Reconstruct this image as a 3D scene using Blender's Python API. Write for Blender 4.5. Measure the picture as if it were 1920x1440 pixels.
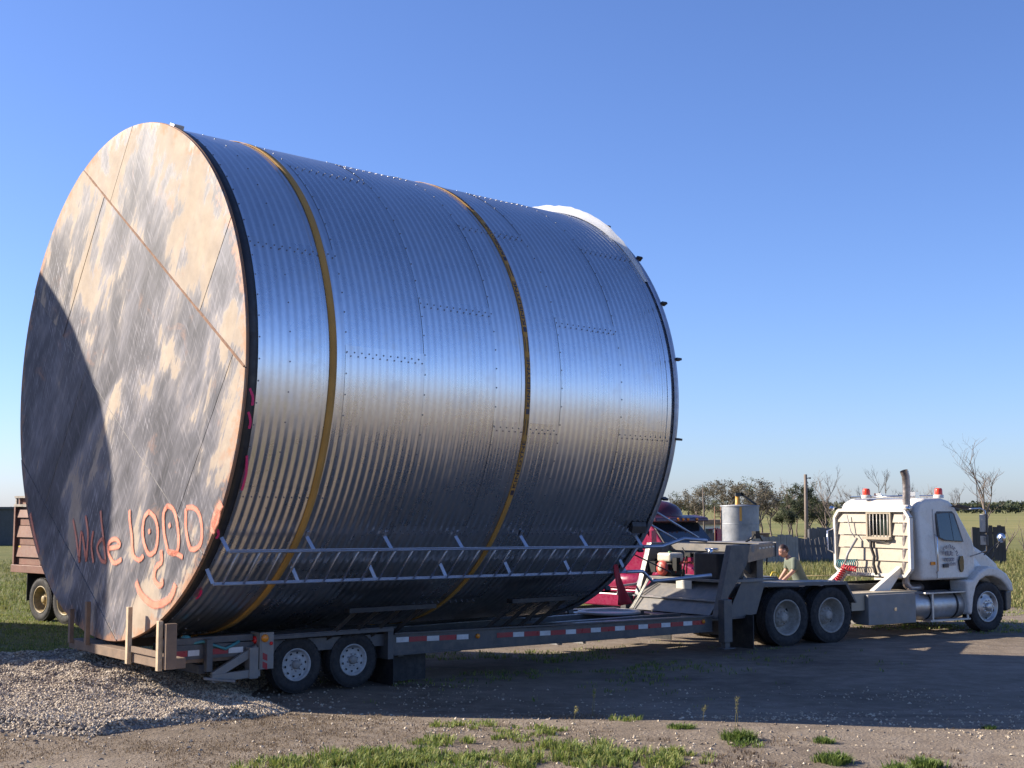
import bpy, bmesh, math, random
from math import sin, cos, pi, radians, sqrt, atan2, exp
from mathutils import Vector, Matrix, noise as mnoise

for o in list(bpy.data.objects):
    bpy.data.objects.remove(o)
SC = bpy.context.scene
COL = SC.collection

# ------------------------------------------------------------------ camera
CAM_H = 2.5
cd = bpy.data.cameras.new('camera')
cd.sensor_width = 36.0
cd.lens = 36.0 * 2418.0 / 1920.0
cd.clip_start = 0.1
cd.clip_end = 20000
cam = bpy.data.objects.new('camera', cd)
COL.objects.link(cam)
cam.location = (0, 0, CAM_H)
cam.rotation_euler = (radians(90 + 5.4407), 0, 0)
SC.camera = cam

# ------------------------------------------------------------------ light
SUN_AZ = radians(-11.0)        # direction in which shadows fall, from +X
SUN_EL = radians(28.0)
world = bpy.data.worlds.new('World')
SC.world = world
world.use_nodes = True
wn = world.node_tree
for n in list(wn.nodes):
    wn.nodes.remove(n)
sky = wn.nodes.new('ShaderNodeTexSky')
sky.sky_type = 'NISHITA'
sky.sun_disc = False
sky.sun_elevation = SUN_EL
to_sun = Vector((-cos(SUN_AZ) * cos(SUN_EL), -sin(SUN_AZ) * cos(SUN_EL), sin(SUN_EL)))
sky.sun_rotation = atan2(to_sun.x, to_sun.y)
sky.altitude = 600
sky.air_density = 1.0
sky.dust_density = 0.7
sky.ozone_density = 4.5
bg = wn.nodes.new('ShaderNodeBackground')
bg.inputs['Strength'].default_value = 0.0715
wo = wn.nodes.new('ShaderNodeOutputWorld')
tint = wn.nodes.new('ShaderNodeMix')          # the camera's cool white balance
tint.data_type = 'RGBA'
tint.blend_type = 'MULTIPLY'
tint.inputs[0].default_value = 1.0
tint.inputs[7].default_value = (0.97, 1.02, 1.33, 1)
wn.links.new(sky.outputs[0], tint.inputs[6])
wn.links.new(tint.outputs[2], bg.inputs[0])
wn.links.new(bg.outputs[0], wo.inputs[0])
sd = bpy.data.lights.new('sun', 'SUN')
sd.energy = 5.0
sd.angle = radians(0.5)
sd.color = (1.0, 0.89, 0.74)
sun = bpy.data.objects.new('sun', sd)
COL.objects.link(sun)
sun.rotation_euler = to_sun.to_track_quat('Z', 'Y').to_euler()
sun.location = (-40, -10, 30)
SC.view_settings.view_transform = 'Standard'
SC.view_settings.look = 'None'
SC.view_settings.gamma = 1.0
SC.view_settings.use_curve_mapping = False
SC.view_settings.exposure = 1.08

# ------------------------------------------------------------------ materials
def new_mat(name):
    m = bpy.data.materials.new(name)
    m.use_nodes = True
    nt = m.node_tree
    for n in list(nt.nodes):
        nt.nodes.remove(n)
    out = nt.nodes.new('ShaderNodeOutputMaterial')
    b = nt.nodes.new('ShaderNodeBsdfPrincipled')
    nt.links.new(b.outputs[0], out.inputs[0])
    return m, nt, b

def N_(nt, t, **kw):
    n = nt.nodes.new(t)
    for k, v in kw.items():
        if k == 'ins':
            for a, c in v.items():
                n.inputs[a].default_value = c
        else:
            setattr(n, k, v)
    return n

def ramp(nt, fac, stops, interp='LINEAR'):
    r = nt.nodes.new('ShaderNodeValToRGB')
    r.color_ramp.interpolation = interp
    els = r.color_ramp.elements
    while len(els) < len(stops):
        els.new(0.5)
    for e, (p, c) in zip(els, stops):
        e.position = p
        e.color = (c[0], c[1], c[2], 1) if hasattr(c, '__len__') else (c, c, c, 1)
    nt.links.new(fac, r.inputs[0])
    return r.outputs[0]

def tex(nt, scale, detail=4, rough=0.55, vec=None, dist=0.0, kind='Object'):
    n = N_(nt, 'ShaderNodeTexNoise', ins={'Scale': scale, 'Detail': detail, 'Roughness': rough, 'Distortion': dist})
    if vec is None:
        tc = N_(nt, 'ShaderNodeTexCoord')
        vec = tc.outputs[kind]
    nt.links.new(vec, n.inputs['Vector'])
    return n.outputs['Fac']

def mapped(nt, scale=(1, 1, 1), rot=(0, 0, 0), kind='Object'):
    tc = N_(nt, 'ShaderNodeTexCoord')
    mp = N_(nt, 'ShaderNodeMapping', ins={'Scale': scale, 'Rotation': rot})
    nt.links.new(tc.outputs[kind], mp.inputs['Vector'])
    return mp.outputs[0]

def mix(nt, fac, a, b, typ='RGBA', blend='MIX'):
    n = nt.nodes.new('ShaderNodeMix')
    n.data_type = 'RGBA'
    n.blend_type = blend
    for sock, v in ((n.inputs[0], fac), (n.inputs[6], a), (n.inputs[7], b)):
        if isinstance(v, (int, float)):
            sock.default_value = v
        elif isinstance(v, (tuple, list)):
            sock.default_value = (v[0], v[1], v[2], 1)
        else:
            nt.links.new(v, sock)
    return n.outputs[2]

def math_(nt, op, a, b=None, c=None, clamp=False):
    n = nt.nodes.new('ShaderNodeMath')
    n.operation = op
    n.use_clamp = clamp
    for i, v in enumerate((a, b, c)):
        if v is None:
            continue
        if isinstance(v, (int, float)):
            n.inputs[i].default_value = v
        else:
            nt.links.new(v, n.inputs[i])
    return n.outputs[0]

def bump(nt, b, h, strength=0.3, dist=0.02):
    n = N_(nt, 'ShaderNodeBump', ins={'Strength': strength, 'Distance': dist})
    nt.links.new(h, n.inputs['Height'])
    nt.links.new(n.outputs[0], b.inputs['Normal'])

def paint(name, col, rough=0.45, metal=0.0, var=0.25, dirt=None, dirt_amt=0.5, scale=3.0, bmp=0.05, spec=0.5):
    """painted or plain surface with uneven tone and a film of dirt"""
    m, nt, b = new_mat(name)
    n1 = tex(nt, scale, 5, 0.6)
    c0 = tuple(max(0, c * (1 - var)) for c in col)
    c1 = tuple(min(1, c * (1 + var * 0.6)) for c in col)
    c = ramp(nt, n1, [(0.3, c0), (0.7, c1)])
    if dirt:
        n2 = tex(nt, scale * 2.7, 6, 0.7)
        f = ramp(nt, n2, [(0.42, 0.0), (0.75, dirt_amt)])
        c = mix(nt, f, c, dirt)
    nt.links.new(c, b.inputs['Base Color'])
    r = ramp(nt, tex(nt, scale * 4, 4), [(0.3, max(0.05, rough - 0.1)), (0.7, min(1, rough + 0.12))])
    nt.links.new(r, b.inputs['Roughness'])
    b.inputs['Metallic'].default_value = metal
    b.inputs['Specular IOR Level'].default_value = spec
    if bmp:
        bump(nt, b, tex(nt, scale * 12, 4), bmp, 0.01)
    return m

DUST = (0.30, 0.25, 0.19)
M = {}
M['black_paint'] = paint('black_paint', (0.012, 0.012, 0.015), 0.5, dirt=(0.05, 0.045, 0.04), dirt_amt=0.5)
M['trailer_grey'] = paint('trailer_grey', (0.065, 0.066, 0.072), 0.45, dirt=(0.16, 0.14, 0.12), dirt_amt=0.55)
M['plate_grey'] = paint('plate_grey', (0.17, 0.165, 0.16), 0.55, dirt=DUST, dirt_amt=0.6)
M['light_grey'] = paint('light_grey', (0.30, 0.30, 0.31), 0.4, dirt=DUST, dirt_amt=0.5)
M['beige_grey'] = paint('beige_grey', (0.22, 0.21, 0.20), 0.5, dirt=DUST, dirt_amt=0.5)
M['tyre'] = paint('tyre', (0.016, 0.016, 0.018), 0.8, dirt=(0.075, 0.065, 0.055), dirt_amt=0.6, scale=5, bmp=0.2)
M['rim_white'] = paint('rim_white', (0.42, 0.42, 0.42), 0.45, dirt=(0.20, 0.17, 0.14), dirt_amt=0.6, scale=6)
M['rim_cream'] = paint('rim_cream', (0.40, 0.36, 0.31), 0.55, dirt=(0.16, 0.12, 0.09), dirt_amt=0.7, scale=6)
M['rim_yellow'] = paint('rim_yellow', (0.40, 0.30, 0.14), 0.5, dirt=(0.10, 0.07, 0.05), dirt_amt=0.7, scale=6)
M['dark'] = paint('dark', (0.008, 0.008, 0.009), 0.7, bmp=0)
M['rubber'] = paint('rubber', (0.016, 0.016, 0.018), 0.7, dirt=(0.08, 0.07, 0.06), dirt_amt=0.6)
M['truck_white'] = paint('truck_white', (0.66, 0.625, 0.565), 0.3, var=0.06, dirt=(0.50, 0.45, 0.38), dirt_amt=0.35, bmp=0)
M['truck_dusty'] = paint('truck_dusty', (0.36, 0.305, 0.225), 0.4, var=0.12, dirt=(0.42, 0.35, 0.26), dirt_amt=0.5, bmp=0.03)
M['bumper'] = paint('bumper', (0.05, 0.05, 0.052), 0.55, dirt=(0.16, 0.14, 0.12))
M['chrome'] = paint('chrome', (0.70, 0.69, 0.68), 0.15, metal=1.0, var=0.08, bmp=0)
M['alu'] = paint('alu', (0.50, 0.49, 0.48), 0.42, metal=0.7, dirt=DUST, dirt_amt=0.5)
M['exhaust'] = paint('exhaust', (0.42, 0.37, 0.35), 0.38, metal=0.8, dirt=(0.12, 0.09, 0.08), dirt_amt=0.6)
M['maroon'] = paint('maroon', (0.26, 0.010, 0.055), 0.28, var=0.12, dirt=(0.20, 0.07, 0.09), dirt_amt=0.3, bmp=0)
M['dark_maroon'] = paint('dark_maroon', (0.055, 0.010, 0.024), 0.35, var=.15, bmp=0)
M['brown_paint'] = paint('brown_paint', (0.23, 0.105, 0.075), 0.6, dirt=(0.30, 0.20, 0.14), dirt_amt=0.5)
M['red'] = paint('red', (0.55, 0.02, 0.02), 0.4, bmp=0)
M['tape_red'] = paint('tape_red', (0.34, 0.015, 0.025), 0.35, var=.1, dirt=(0.12, 0.08, 0.08), bmp=0)
M['tape_white'] = paint('tape_white', (0.62, 0.62, 0.62), 0.35, var=.1, dirt=(0.30, 0.28, 0.26), bmp=0)
M['flag_red'] = paint('flag_red', (0.36, 0.018, 0.03), 0.8, bmp=0.1)
M['engine_white'] = paint('engine_white', (0.68, 0.62, 0.50), 0.4, dirt=(0.3, 0.25, 0.2))
M['engine_red'] = paint('engine_red', (0.52, 0.07, 0.05), 0.45, dirt=(0.3, 0.2, 0.15))
M['yellow'] = paint('yellow', (0.72, 0.52, 0.05), 0.5)
M['orange_pipe'] = paint('orange_pipe', (0.70, 0.34, 0.06), 0.5)
M['fender_grey'] = paint('fender_grey', (0.10, 0.10, 0.102), 0.5, dirt=(0.18, 0.16, 0.13), dirt_amt=0.5)
M['wood_new'] = paint('wood_new', (0.52, 0.40, 0.26), 0.75, scale=8, bmp=0.2)
M['wood_dark'] = paint('wood_dark', (0.22, 0.15, 0.10), 0.8, dirt=(0.10, 0.08, 0.07), scale=6, bmp=0.2)
M['hose_red'] = paint('hose_red', (0.60, 0.04, 0.06), 0.4, bmp=0)
M['hose_teal'] = paint('hose_teal', (0.05, 0.22, 0.24), 0.4, bmp=0)
M['hose_green'] = paint('hose_green', (0.16, 0.30, 0.14), 0.4, bmp=0)
M['number_plate'] = paint('number_plate', (0.62, 0.60, 0.52), 0.4, var=.08, bmp=0)
M['door_print'] = paint('door_print', (0.20, 0.19, 0.21), 0.5, bmp=0)
M['lettering'] = paint('lettering', (0.04, 0.035, 0.05), 0.5, bmp=0)
M['pole_wood'] = paint('pole_wood', (0.20, 0.16, 0.13), 0.85, scale=4, bmp=0.2)
M['shed_white'] = paint('shed_white', (0.66, 0.64, 0.60), 0.7)
M['shed_roof'] = paint('shed_roof', (0.25, 0.17, 0.12), 0.8)
M['shed_dark'] = paint('shed_dark', (0.05, 0.055, 0.055), 0.7)
M['bin_galv'] = paint('bin_galv', (0.27, 0.285, 0.31), 0.55, metal=0.35, dirt=(0.40, 0.38, 0.36))
M['skin'] = paint('skin', (0.52, 0.28, 0.20), 0.55, var=.1, bmp=0)
M['hair'] = paint('hair', (0.045, 0.022, 0.018), 0.6)
M['shirt'] = paint('shirt', (0.15, 0.175, 0.135), 0.85, var=.12)
M['jeans'] = paint('jeans', (0.05, 0.06, 0.09), 0.85)
M['boots'] = paint('boots', (0.06, 0.04, 0.03), 0.7)
M['bark'] = paint('bark', (0.17, 0.135, 0.11), 0.9, scale=5, bmp=0)

def emissive_lens(name, col, rough=0.25):
    m, nt, b = new_mat(name)
    b.inputs['Base Color'].default_value = (*col, 1)
    b.inputs['Roughness'].default_value = rough
    b.inputs['Transmission Weight'].default_value = 0.15
    return m
M['amber'] = emissive_lens('amber', (0.85, 0.28, 0.02))
M['redlens'] = emissive_lens('redlens', (0.75, 0.02, 0.02))
M['beacon'] = emissive_lens('beacon', (0.80, 0.07, 0.03))

def glass_mat():
    m, nt, b = new_mat('window_glass')
    b.inputs['Base Color'].default_value = (0.55, 0.62, 0.62, 1)
    b.inputs['Roughness'].default_value = 0.03
    b.inputs['Transmission Weight'].default_value = 0.85
    b.inputs['IOR'].default_value = 1.2
    return m
M['glass'] = glass_mat()

def galv_mat():
    m, nt, b = new_mat('galvanised_sheet')
    oi = N_(nt, 'ShaderNodeObjectInfo')
    sp = N_(nt, 'ShaderNodeTexVoronoi', ins={'Scale': 28.0})
    tc = N_(nt, 'ShaderNodeTexCoord')
    nt.links.new(tc.outputs['Object'], sp.inputs['Vector'])
    spangle = math_(nt, 'MULTIPLY', sp.outputs['Color'], 1.0)
    big = tex(nt, 0.9, 5, 0.65)
    t = math_(nt, 'ADD', math_(nt, 'MULTIPLY', spangle, 0.18), math_(nt, 'MULTIPLY', big, 0.8))
    t = math_(nt, 'ADD', t, math_(nt, 'MULTIPLY', oi.outputs['Random'], 0.16))
    c = ramp(nt, t, [(0.25, (0.58, 0.59, 0.61)), (0.95, (0.78, 0.78, 0.79))])
    # thin film of road dust in blotches
    d = ramp(nt, tex(nt, 2.3, 6, 0.7), [(0.52, 0.0), (0.8, 0.22)])
    c = mix(nt, d, c, (0.42, 0.38, 0.33))
    nt.links.new(c, b.inputs['Base Color'])
    b.inputs['Metallic'].default_value = 1.0
    r = math_(nt, 'ADD', ramp(nt, t, [(0.2, 0.22), (0.95, 0.36)]), math_(nt, 'MULTIPLY', d, 0.5))
    nt.links.new(r, b.inputs['Roughness'])
    bump(nt, b, tex(nt, 1.1, 2), 0.06, 0.05)
    return m
M['galv'] = galv_mat()
M['galv_bar'] = paint('galv_bar', (0.40, 0.44, 0.52), 0.45, metal=0.85, var=.12, bmp=0)
M['bolt'] = paint('bolt', (0.22, 0.22, 0.24), 0.5, metal=0.8, bmp=0)

def plate_mat():
    """bare steel plate: grey mill scale, tan dried mud brushed on in streaks, rust"""
    m, nt, b = new_mat('steel_plate')
    tc = N_(nt, 'ShaderNodeTexCoord')
    def brushed(deg, sy, sz):
        a = N_(nt, 'ShaderNodeMapping', ins={'Rotation': (radians(deg), 0, 0)})
        c = N_(nt, 'ShaderNodeMapping', ins={'Scale': (1, sy, sz)})
        nt.links.new(tc.outputs['Object'], a.inputs['Vector']); nt.links.new(a.outputs[0], c.inputs['Vector'])
        return c.outputs[0]
    def noi(vec, sc, det, ro, dist=0.0):
        n = N_(nt, 'ShaderNodeTexNoise', ins={'Scale': sc, 'Detail': det, 'Roughness': ro, 'Distortion': dist})
        nt.links.new(vec, n.inputs['Vector']); return n.outputs['Fac']
    obj = tc.outputs['Object']
    big = noi(brushed(-20, 1.25, 0.8), 0.85, 4, 0.55, 0.5)
    streak = noi(brushed(-24, 2.6, 0.55), 1.0, 6, 0.66)
    streak2 = noi(brushed(-42, 3.4, 0.7), 1.1, 6, 0.66)
    fine = noi(brushed(-24, 26, 2.2), 1.0, 4, 0.6)
    cross = noi(brushed(34, 24, 2.6), 1.0, 3, 0.6)
    grain = noi(obj, 5.0, 6, 0.7)
    sep = N_(nt, 'ShaderNodeSeparateXYZ'); nt.links.new(obj, sep.inputs[0])
    amt = N_(nt, 'ShaderNodeAttribute', attribute_name='mud'); amt.attribute_type = 'OBJECT'
    steel = ramp(nt, math_(nt, 'ADD', math_(nt, 'ADD', math_(nt, 'MULTIPLY', big, 0.45), math_(nt, 'MULTIPLY', streak2, 0.35)), math_(nt, 'MULTIPLY', fine, 0.22)),
                 [(0.40, (0.040, 0.038, 0.044)), (0.50, (0.105, 0.101, 0.112)), (0.60, (0.20, 0.192, 0.212))])
    # pale scuffs left by the rollers, in cross-hatched rows
    sc_ = math_(nt, 'MULTIPLY', ramp(nt, fine, [(0.52, 0), (0.62, 1)]), ramp(nt, cross, [(0.47, 0), (0.55, 1)]))
    sc_ = math_(nt, 'MULTIPLY', sc_, ramp(nt, noi(obj, 0.55, 2, 0.5), [(0.46, 0), (0.60, 0.5)]))
    steel = mix(nt, sc_, steel, (0.40, 0.385, 0.41))
    hatch = ramp(nt, cross, [(0.56, 0.0), (0.66, 0.35)])
    steel = mix(nt, hatch, steel, (0.30, 0.28, 0.30))
    mud = math_(nt, 'ADD', math_(nt, 'ADD', math_(nt, 'MULTIPLY', big, 0.80), math_(nt, 'MULTIPLY', streak, 0.42)), math_(nt, 'MULTIPLY', streak2, 0.18))
    mud = math_(nt, 'ADD', math_(nt, 'SUBTRACT', mud, 0.20), math_(nt, 'MULTIPLY', math_(nt, 'SUBTRACT', fine, 0.5), 0.13))
    mud = math_(nt, 'ADD', mud, math_(nt, 'MULTIPLY', math_(nt, 'SUBTRACT', grain, 0.5), 0.10))
    mud = math_(nt, 'ADD', mud, amt.outputs['Fac'])
    mudf = ramp(nt, mud, [(0.48, 0.0), (0.552, 0.14), (0.574, 0.80), (0.68, 1.0)])
    mudc = ramp(nt, noi(obj, 2.4, 6, 0.7), [(0.3, (0.31, 0.245, 0.185)), (0.7, (0.47, 0.385, 0.29))])
    c = mix(nt, mudf, steel, mudc)
    rr = math_(nt, 'SQRT', math_(nt, 'ADD', math_(nt, 'POWER', sep.outputs['Y'], 2.0), math_(nt, 'POWER', sep.outputs['Z'], 2.0)))
    edge = ramp(nt, math_(nt, 'ADD', math_(nt, 'SUBTRACT', rr, 3.18), math_(nt, 'MULTIPLY', math_(nt, 'SUBTRACT', grain, 0.5), 0.9)), [(0.10, 0.0), (0.26, 0.75)])
    c = mix(nt, edge, c, (0.42, 0.21, 0.11))
    blot = ramp(nt, noi(obj, 1.9, 6, 0.7, 0.6), [(0.60, 0.0), (0.72, 0.5)])
    c = mix(nt, blot, c, (0.36, 0.20, 0.13))
    nt.links.new(c, b.inputs['Base Color'])
    b.inputs['Metallic'].default_value = 0.1
    nt.links.new(ramp(nt, mudf, [(0, 0.45), (1, 0.85)]), b.inputs['Roughness'])
    bump(nt, b, math_(nt, 'ADD', big, math_(nt, 'MULTIPLY', mudf, 0.2)), 0.2, 0.02)
    return m
M['plate'] = plate_mat()
M['weld'] = paint('weld', (0.27, 0.145, 0.085), 0.8, dirt=(0.16, 0.10, 0.07), scale=9, bmp=0.4)

def spray_mat():
    m, nt, b = new_mat('spray_paint')
    at = N_(nt, 'ShaderNodeAttribute', attribute_name='core')
    n = tex(nt, 26, 3, 0.7)
    f = math_(nt, 'ADD', at.outputs['Fac'], math_(nt, 'MULTIPLY', math_(nt, 'SUBTRACT', n, 0.5), 0.7))
    a = ramp(nt, f, [(0.05, 0.0), (0.62, 0.92)])
    c = ramp(nt, tex(nt, 6, 4), [(0.3, (0.66, 0.20, 0.12)), (0.7, (0.80, 0.32, 0.21))])
    nt.links.new(c, b.inputs['Base Color'])
    b.inputs['Roughness'].default_value = 0.6
    nt.links.new(a, b.inputs['Alpha'])
    return m
M['spray'] = spray_mat()

def pink_mat():
    m, nt, b = new_mat('pink_marker')
    at = N_(nt, 'ShaderNodeAttribute', attribute_name='core')
    f = math_(nt, 'ADD', at.outputs['Fac'], math_(nt, 'MULTIPLY', math_(nt, 'SUBTRACT', tex(nt, 26, 3, 0.7), 0.5), 0.7))
    nt.links.new(ramp(nt, f, [(0.10, 0.0), (0.45, 0.9)]), b.inputs['Alpha'])
    b.inputs['Base Color'].default_value = (0.62, 0.02, 0.14, 1)
    return m
M['pink'] = pink_mat()

def webbing(name, col):
    m, nt, b = new_mat(name)
    w = N_(nt, 'ShaderNodeTexWave', ins={'Scale': 60.0, 'Distortion': 0.6})
    w.bands_direction = 'X'
    tc = N_(nt, 'ShaderNodeTexCoord')
    nt.links.new(tc.outputs['Object'], w.inputs['Vector'])
    c = ramp(nt, tex(nt, 3, 5), [(0.3, tuple(x * 0.75 for x in col)), (0.7, col)])
    c = mix(nt, math_(nt, 'MULTIPLY', w.outputs['Fac'], 0.25), c, tuple(x * 0.5 for x in col))
    nt.links.new(c, b.inputs['Base Color'])
    b.inputs['Roughness'].default_value = 0.8
    bump(nt, b, w.outputs['Fac'], 0.3, 0.004)
    return m
M['strap'] = webbing('strap_webbing', (0.50, 0.275, 0.065))

def eave_glare_mat():  # white translucent colour standing in for sun glare on the metal eave flange
    m, nt, b = new_mat('white_eave_glare')
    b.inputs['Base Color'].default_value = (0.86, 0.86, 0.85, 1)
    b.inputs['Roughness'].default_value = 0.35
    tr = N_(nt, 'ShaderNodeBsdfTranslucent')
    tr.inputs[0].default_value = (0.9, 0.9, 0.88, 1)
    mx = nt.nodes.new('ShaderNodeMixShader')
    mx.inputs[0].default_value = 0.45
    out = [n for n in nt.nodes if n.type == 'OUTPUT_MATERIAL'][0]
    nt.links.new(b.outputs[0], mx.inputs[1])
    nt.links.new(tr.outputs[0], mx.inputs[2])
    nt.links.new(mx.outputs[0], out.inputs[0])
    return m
M['glare_white'] = eave_glare_mat()

def leaf_mat(name, cols, trans=0.35):
    m, nt, b = new_mat(name)
    g = N_(nt, 'ShaderNodeAttribute', attribute_name='tint')
    c = ramp(nt, g.outputs['Fac'], [(i / (len(cols) - 1), c) for i, c in enumerate(cols)])
    nt.links.new(c, b.inputs['Base Color'])
    b.inputs['Roughness'].default_value = 0.65
    tr = N_(nt, 'ShaderNodeBsdfTranslucent')
    nt.links.new(c, tr.inputs[0])
    mx = nt.nodes.new('ShaderNodeMixShader')
    mx.inputs[0].default_value = trans
    out = [n for n in nt.nodes if n.type == 'OUTPUT_MATERIAL'][0]
    nt.links.new(b.outputs[0], mx.inputs[1])
    nt.links.new(tr.outputs[0], mx.inputs[2])
    nt.links.new(mx.outputs[0], out.inputs[0])
    return m
M['grass'] = leaf_mat('grass_blades', [(0.065, 0.11, 0.022), (0.14, 0.20, 0.04), (0.24, 0.28, 0.065), (0.32, 0.29, 0.10)])
M['dry'] = leaf_mat('dry_blades', [(0.11, 0.075, 0.05), (0.17, 0.125, 0.08), (0.24, 0.18, 0.11)])
M['weeds'] = leaf_mat('weed_blades', [(0.085, 0.115, 0.03), (0.155, 0.175, 0.05), (0.24, 0.225, 0.08), (0.33, 0.28, 0.12)])
M['leaves'] = leaf_mat('tree_leaves', [(0.035, 0.055, 0.022), (0.06, 0.075, 0.03), (0.10, 0.10, 0.045)])
M['leaves_dry'] = leaf_mat('tree_leaves_dry', [(0.09, 0.085, 0.055), (0.14, 0.12, 0.08), (0.18, 0.15, 0.10)])

# ------------------------------------------------------------------ mesh builder
class MB:
    """collects shapes given as (forward, right, up) and builds one mesh object"""
    def __init__(s):
        s.v = []; s.f = []; s.m = []; s.sm = []
    def add(s, vs, fs, mi=0, smooth=False):
        o = len(s.v)
        s.v += [tuple(p) for p in vs]
        for f in fs:
            s.f.append([i + o for i in f]); s.m.append(mi); s.sm.append(smooth)
        return s
    def box(s, x0, x1, y0, y1, z0, z1, mi=0):
        return s.hexa([(x0, y0, z0), (x1, y0, z0), (x1, y1, z0), (x0, y1, z0), (x0, y0, z1), (x1, y0, z1), (x1, y1, z1), (x0, y1, z1)], mi)
    def hexa(s, p, mi=0):
        return s.add(p, [(0, 3, 2, 1), (4, 5, 6, 7), (0, 1, 5, 4), (1, 2, 6, 5), (2, 3, 7, 6), (3, 0, 4, 7)], mi)
    def beam(s, a, b, w, h, mi=0, up=(0, 0, 1)):
        a = Vector(a); b = Vector(b); d = (b - a).normalized(); up = Vector(up)
        r = d.cross(up)
        if r.length < 1e-4:
            r = d.cross(Vector((1, 0, 0)))
        r.normalize(); u = r.cross(d)
        q = []
        for c in (a, b):
            for i, j in ((-1, -1), (1, -1), (1, 1), (-1, 1)):
                q.append(c + r * (i * w / 2) + u * (j * h / 2))
        return s.add(q, [(0, 1, 2, 3), (7, 6, 5, 4), (0, 4, 5, 1), (1, 5, 6, 2), (2, 6, 7, 3), (3, 7, 4, 0)], mi)
    def tube(s, path, r, n=8, mi=0, caps=True, smooth=True):
        path = [Vector(p) for p in path]
        rs = r if hasattr(r, '__len__') else [r] * len(path)
        ref = None; vs = []
        for i, p in enumerate(path):
            d = (path[min(i + 1, len(path) - 1)] - path[max(i - 1, 0)])
            d = d.normalized() if d.length > 1e-9 else Vector((0, 0, 1))
            if ref is None:
                ref = d.orthogonal().normalized()
            ref = (ref - d * ref.dot(d))
            ref = ref.normalized() if ref.length > 1e-6 else d.orthogonal().normalized()
            t = d.cross(ref)
            for k in range(n):
                a = 2 * pi * k / n
                vs.append(p + (ref * cos(a) + t * sin(a)) * rs[i])
        fs = []
        for i in range(len(path) - 1):
            for k in range(n):
                fs.append((i * n + k, i * n + (k + 1) % n, (i + 1) * n + (k + 1) % n, (i + 1) * n + k))
        s.add(vs, fs, mi, smooth)
        if caps:
            o = len(s.v) - len(vs)
            s.f.append([o + k for k in range(n)][::-1]); s.m.append(mi); s.sm.append(False)
            s.f.append([o + (len(path) - 1) * n + k for k in range(n)]); s.m.append(mi); s.sm.append(False)
        return s
    def prism(s, poly, y0, y1, mi=0, axis='y', y0f=None):
        """poly in (x,z) pushed along y (or (y,z) along x, or (x,y) along z)"""
        n = len(poly)
        def P(p, t):
            if axis == 'y': return (p[0], t, p[1])
            if axis == 'x': return (t, p[0], p[1])
            return (p[0], p[1], t)
        vs = [P(p, y0) for p in poly] + [P(p, y1) for p in poly]
        fs = [tuple(range(n))[::-1], tuple(range(n, 2 * n))]
        for i in range(n):
            j = (i + 1) % n
            fs.append((i, j, n + j, n + i))
        return s.add(vs, fs, mi)
    def lathe(s, prof, c, axis, n=32, mi=0, smooth=True, a0=0, a1=2 * pi):
        """prof: (radius, offset along axis) list"""
        c = Vector(c); ax = Vector(axis).normalized(); r = ax.orthogonal().normalized(); t = ax.cross(r)
        full = abs(a1 - a0 - 2 * pi) < 1e-6
        cols = n if full else n + 1
        vs = []
        for k in range(cols):
            a = a0 + (a1 - a0) * k / n
            d = r * cos(a) + t * sin(a)
            for (rad, off) in prof:
                vs.append(c + d * rad + ax * off)
        m = len(prof); fs = []
        for k in range(n):
            k2 = (k + 1) % cols
            for i in range(m - 1):
                fs.append((k * m + i, k * m + i + 1, k2 * m + i + 1, k2 * m + i))
        return s.add(vs, fs, mi, smooth)
    def build(s, name, mats, parent=None, bevel=0, flip=True, recalc=True, auto=False):
        me = bpy.data.meshes.new(name)
        vs = [(x, -y, z) for x, y, z in s.v] if flip else s.v
        me.from_pydata(vs, [], s.f)
        if not isinstance(mats, (list, tuple)):
            mats = [mats]
        for m in mats:
            me.materials.append(M[m])
        me.polygons.foreach_set('material_index', s.m)
        me.polygons.foreach_set('use_smooth', s.sm)
        if recalc:
            bm = bmesh.new(); bm.from_mesh(me)
            bmesh.ops.recalc_face_normals(bm, faces=bm.faces)
            bm.to_mesh(me); bm.free()
        me.update()
        o = bpy.data.objects.new(name, me)
        COL.objects.link(o)
        o.parent = parent
        if bevel:
            b = o.modifiers.new('bevel', 'BEVEL')
            b.width = bevel; b.segments = 2; b.limit_method = 'ANGLE'; b.angle_limit = radians(40)
            b.harden_normals = False
        return o

def tag(o, label=None, cat=None, group=None, kind=None):
    if label: o['label'] = label
    if cat: o['category'] = cat
    if group: o['group'] = group
    if kind: o['kind'] = kind
    return o

def root(name, label, cat, loc=(0, 0, 0), heading=0.0, group=None):
    e = bpy.data.objects.new(name, None)
    e.empty_display_size = 0.3
    COL.objects.link(e)
    e.location = loc
    e.rotation_euler = (0, 0, heading)
    return tag(e, label, cat, group)

def part_copy(o, parent, loc=None, rot=None):
    c = o.copy(); COL.objects.link(c); c.parent = parent
    if loc is not None: c.location = loc
    if rot is not None: c.rotation_euler = rot
    return c

def float_attr(o, name, vals):
    a = o.data.attributes.new(name, 'FLOAT', 'POINT')
    a.data.foreach_set('value', vals)

_fonts = {}
def text_mesh(body, size=1.0):
    """flat letters as 2-D verts and faces, centred"""
    cu = bpy.data.curves.new('lettering', 'FONT')
    cu.body = body; cu.size = size; cu.align_x = 'CENTER'; cu.align_y = 'CENTER'; cu.resolution_u = 2
    o = bpy.data.objects.new('lettering', cu); COL.objects.link(o)
    dg = bpy.context.evaluated_depsgraph_get()
    me = o.evaluated_get(dg).to_mesh()
    vs = [(v.co.x, v.co.y) for v in me.vertices]; fs = [tuple(p.vertices) for p in me.polygons]
    o.evaluated_get(dg).to_mesh_clear()
    bpy.data.objects.remove(o); bpy.data.curves.remove(cu)
    return vs, fs

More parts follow.
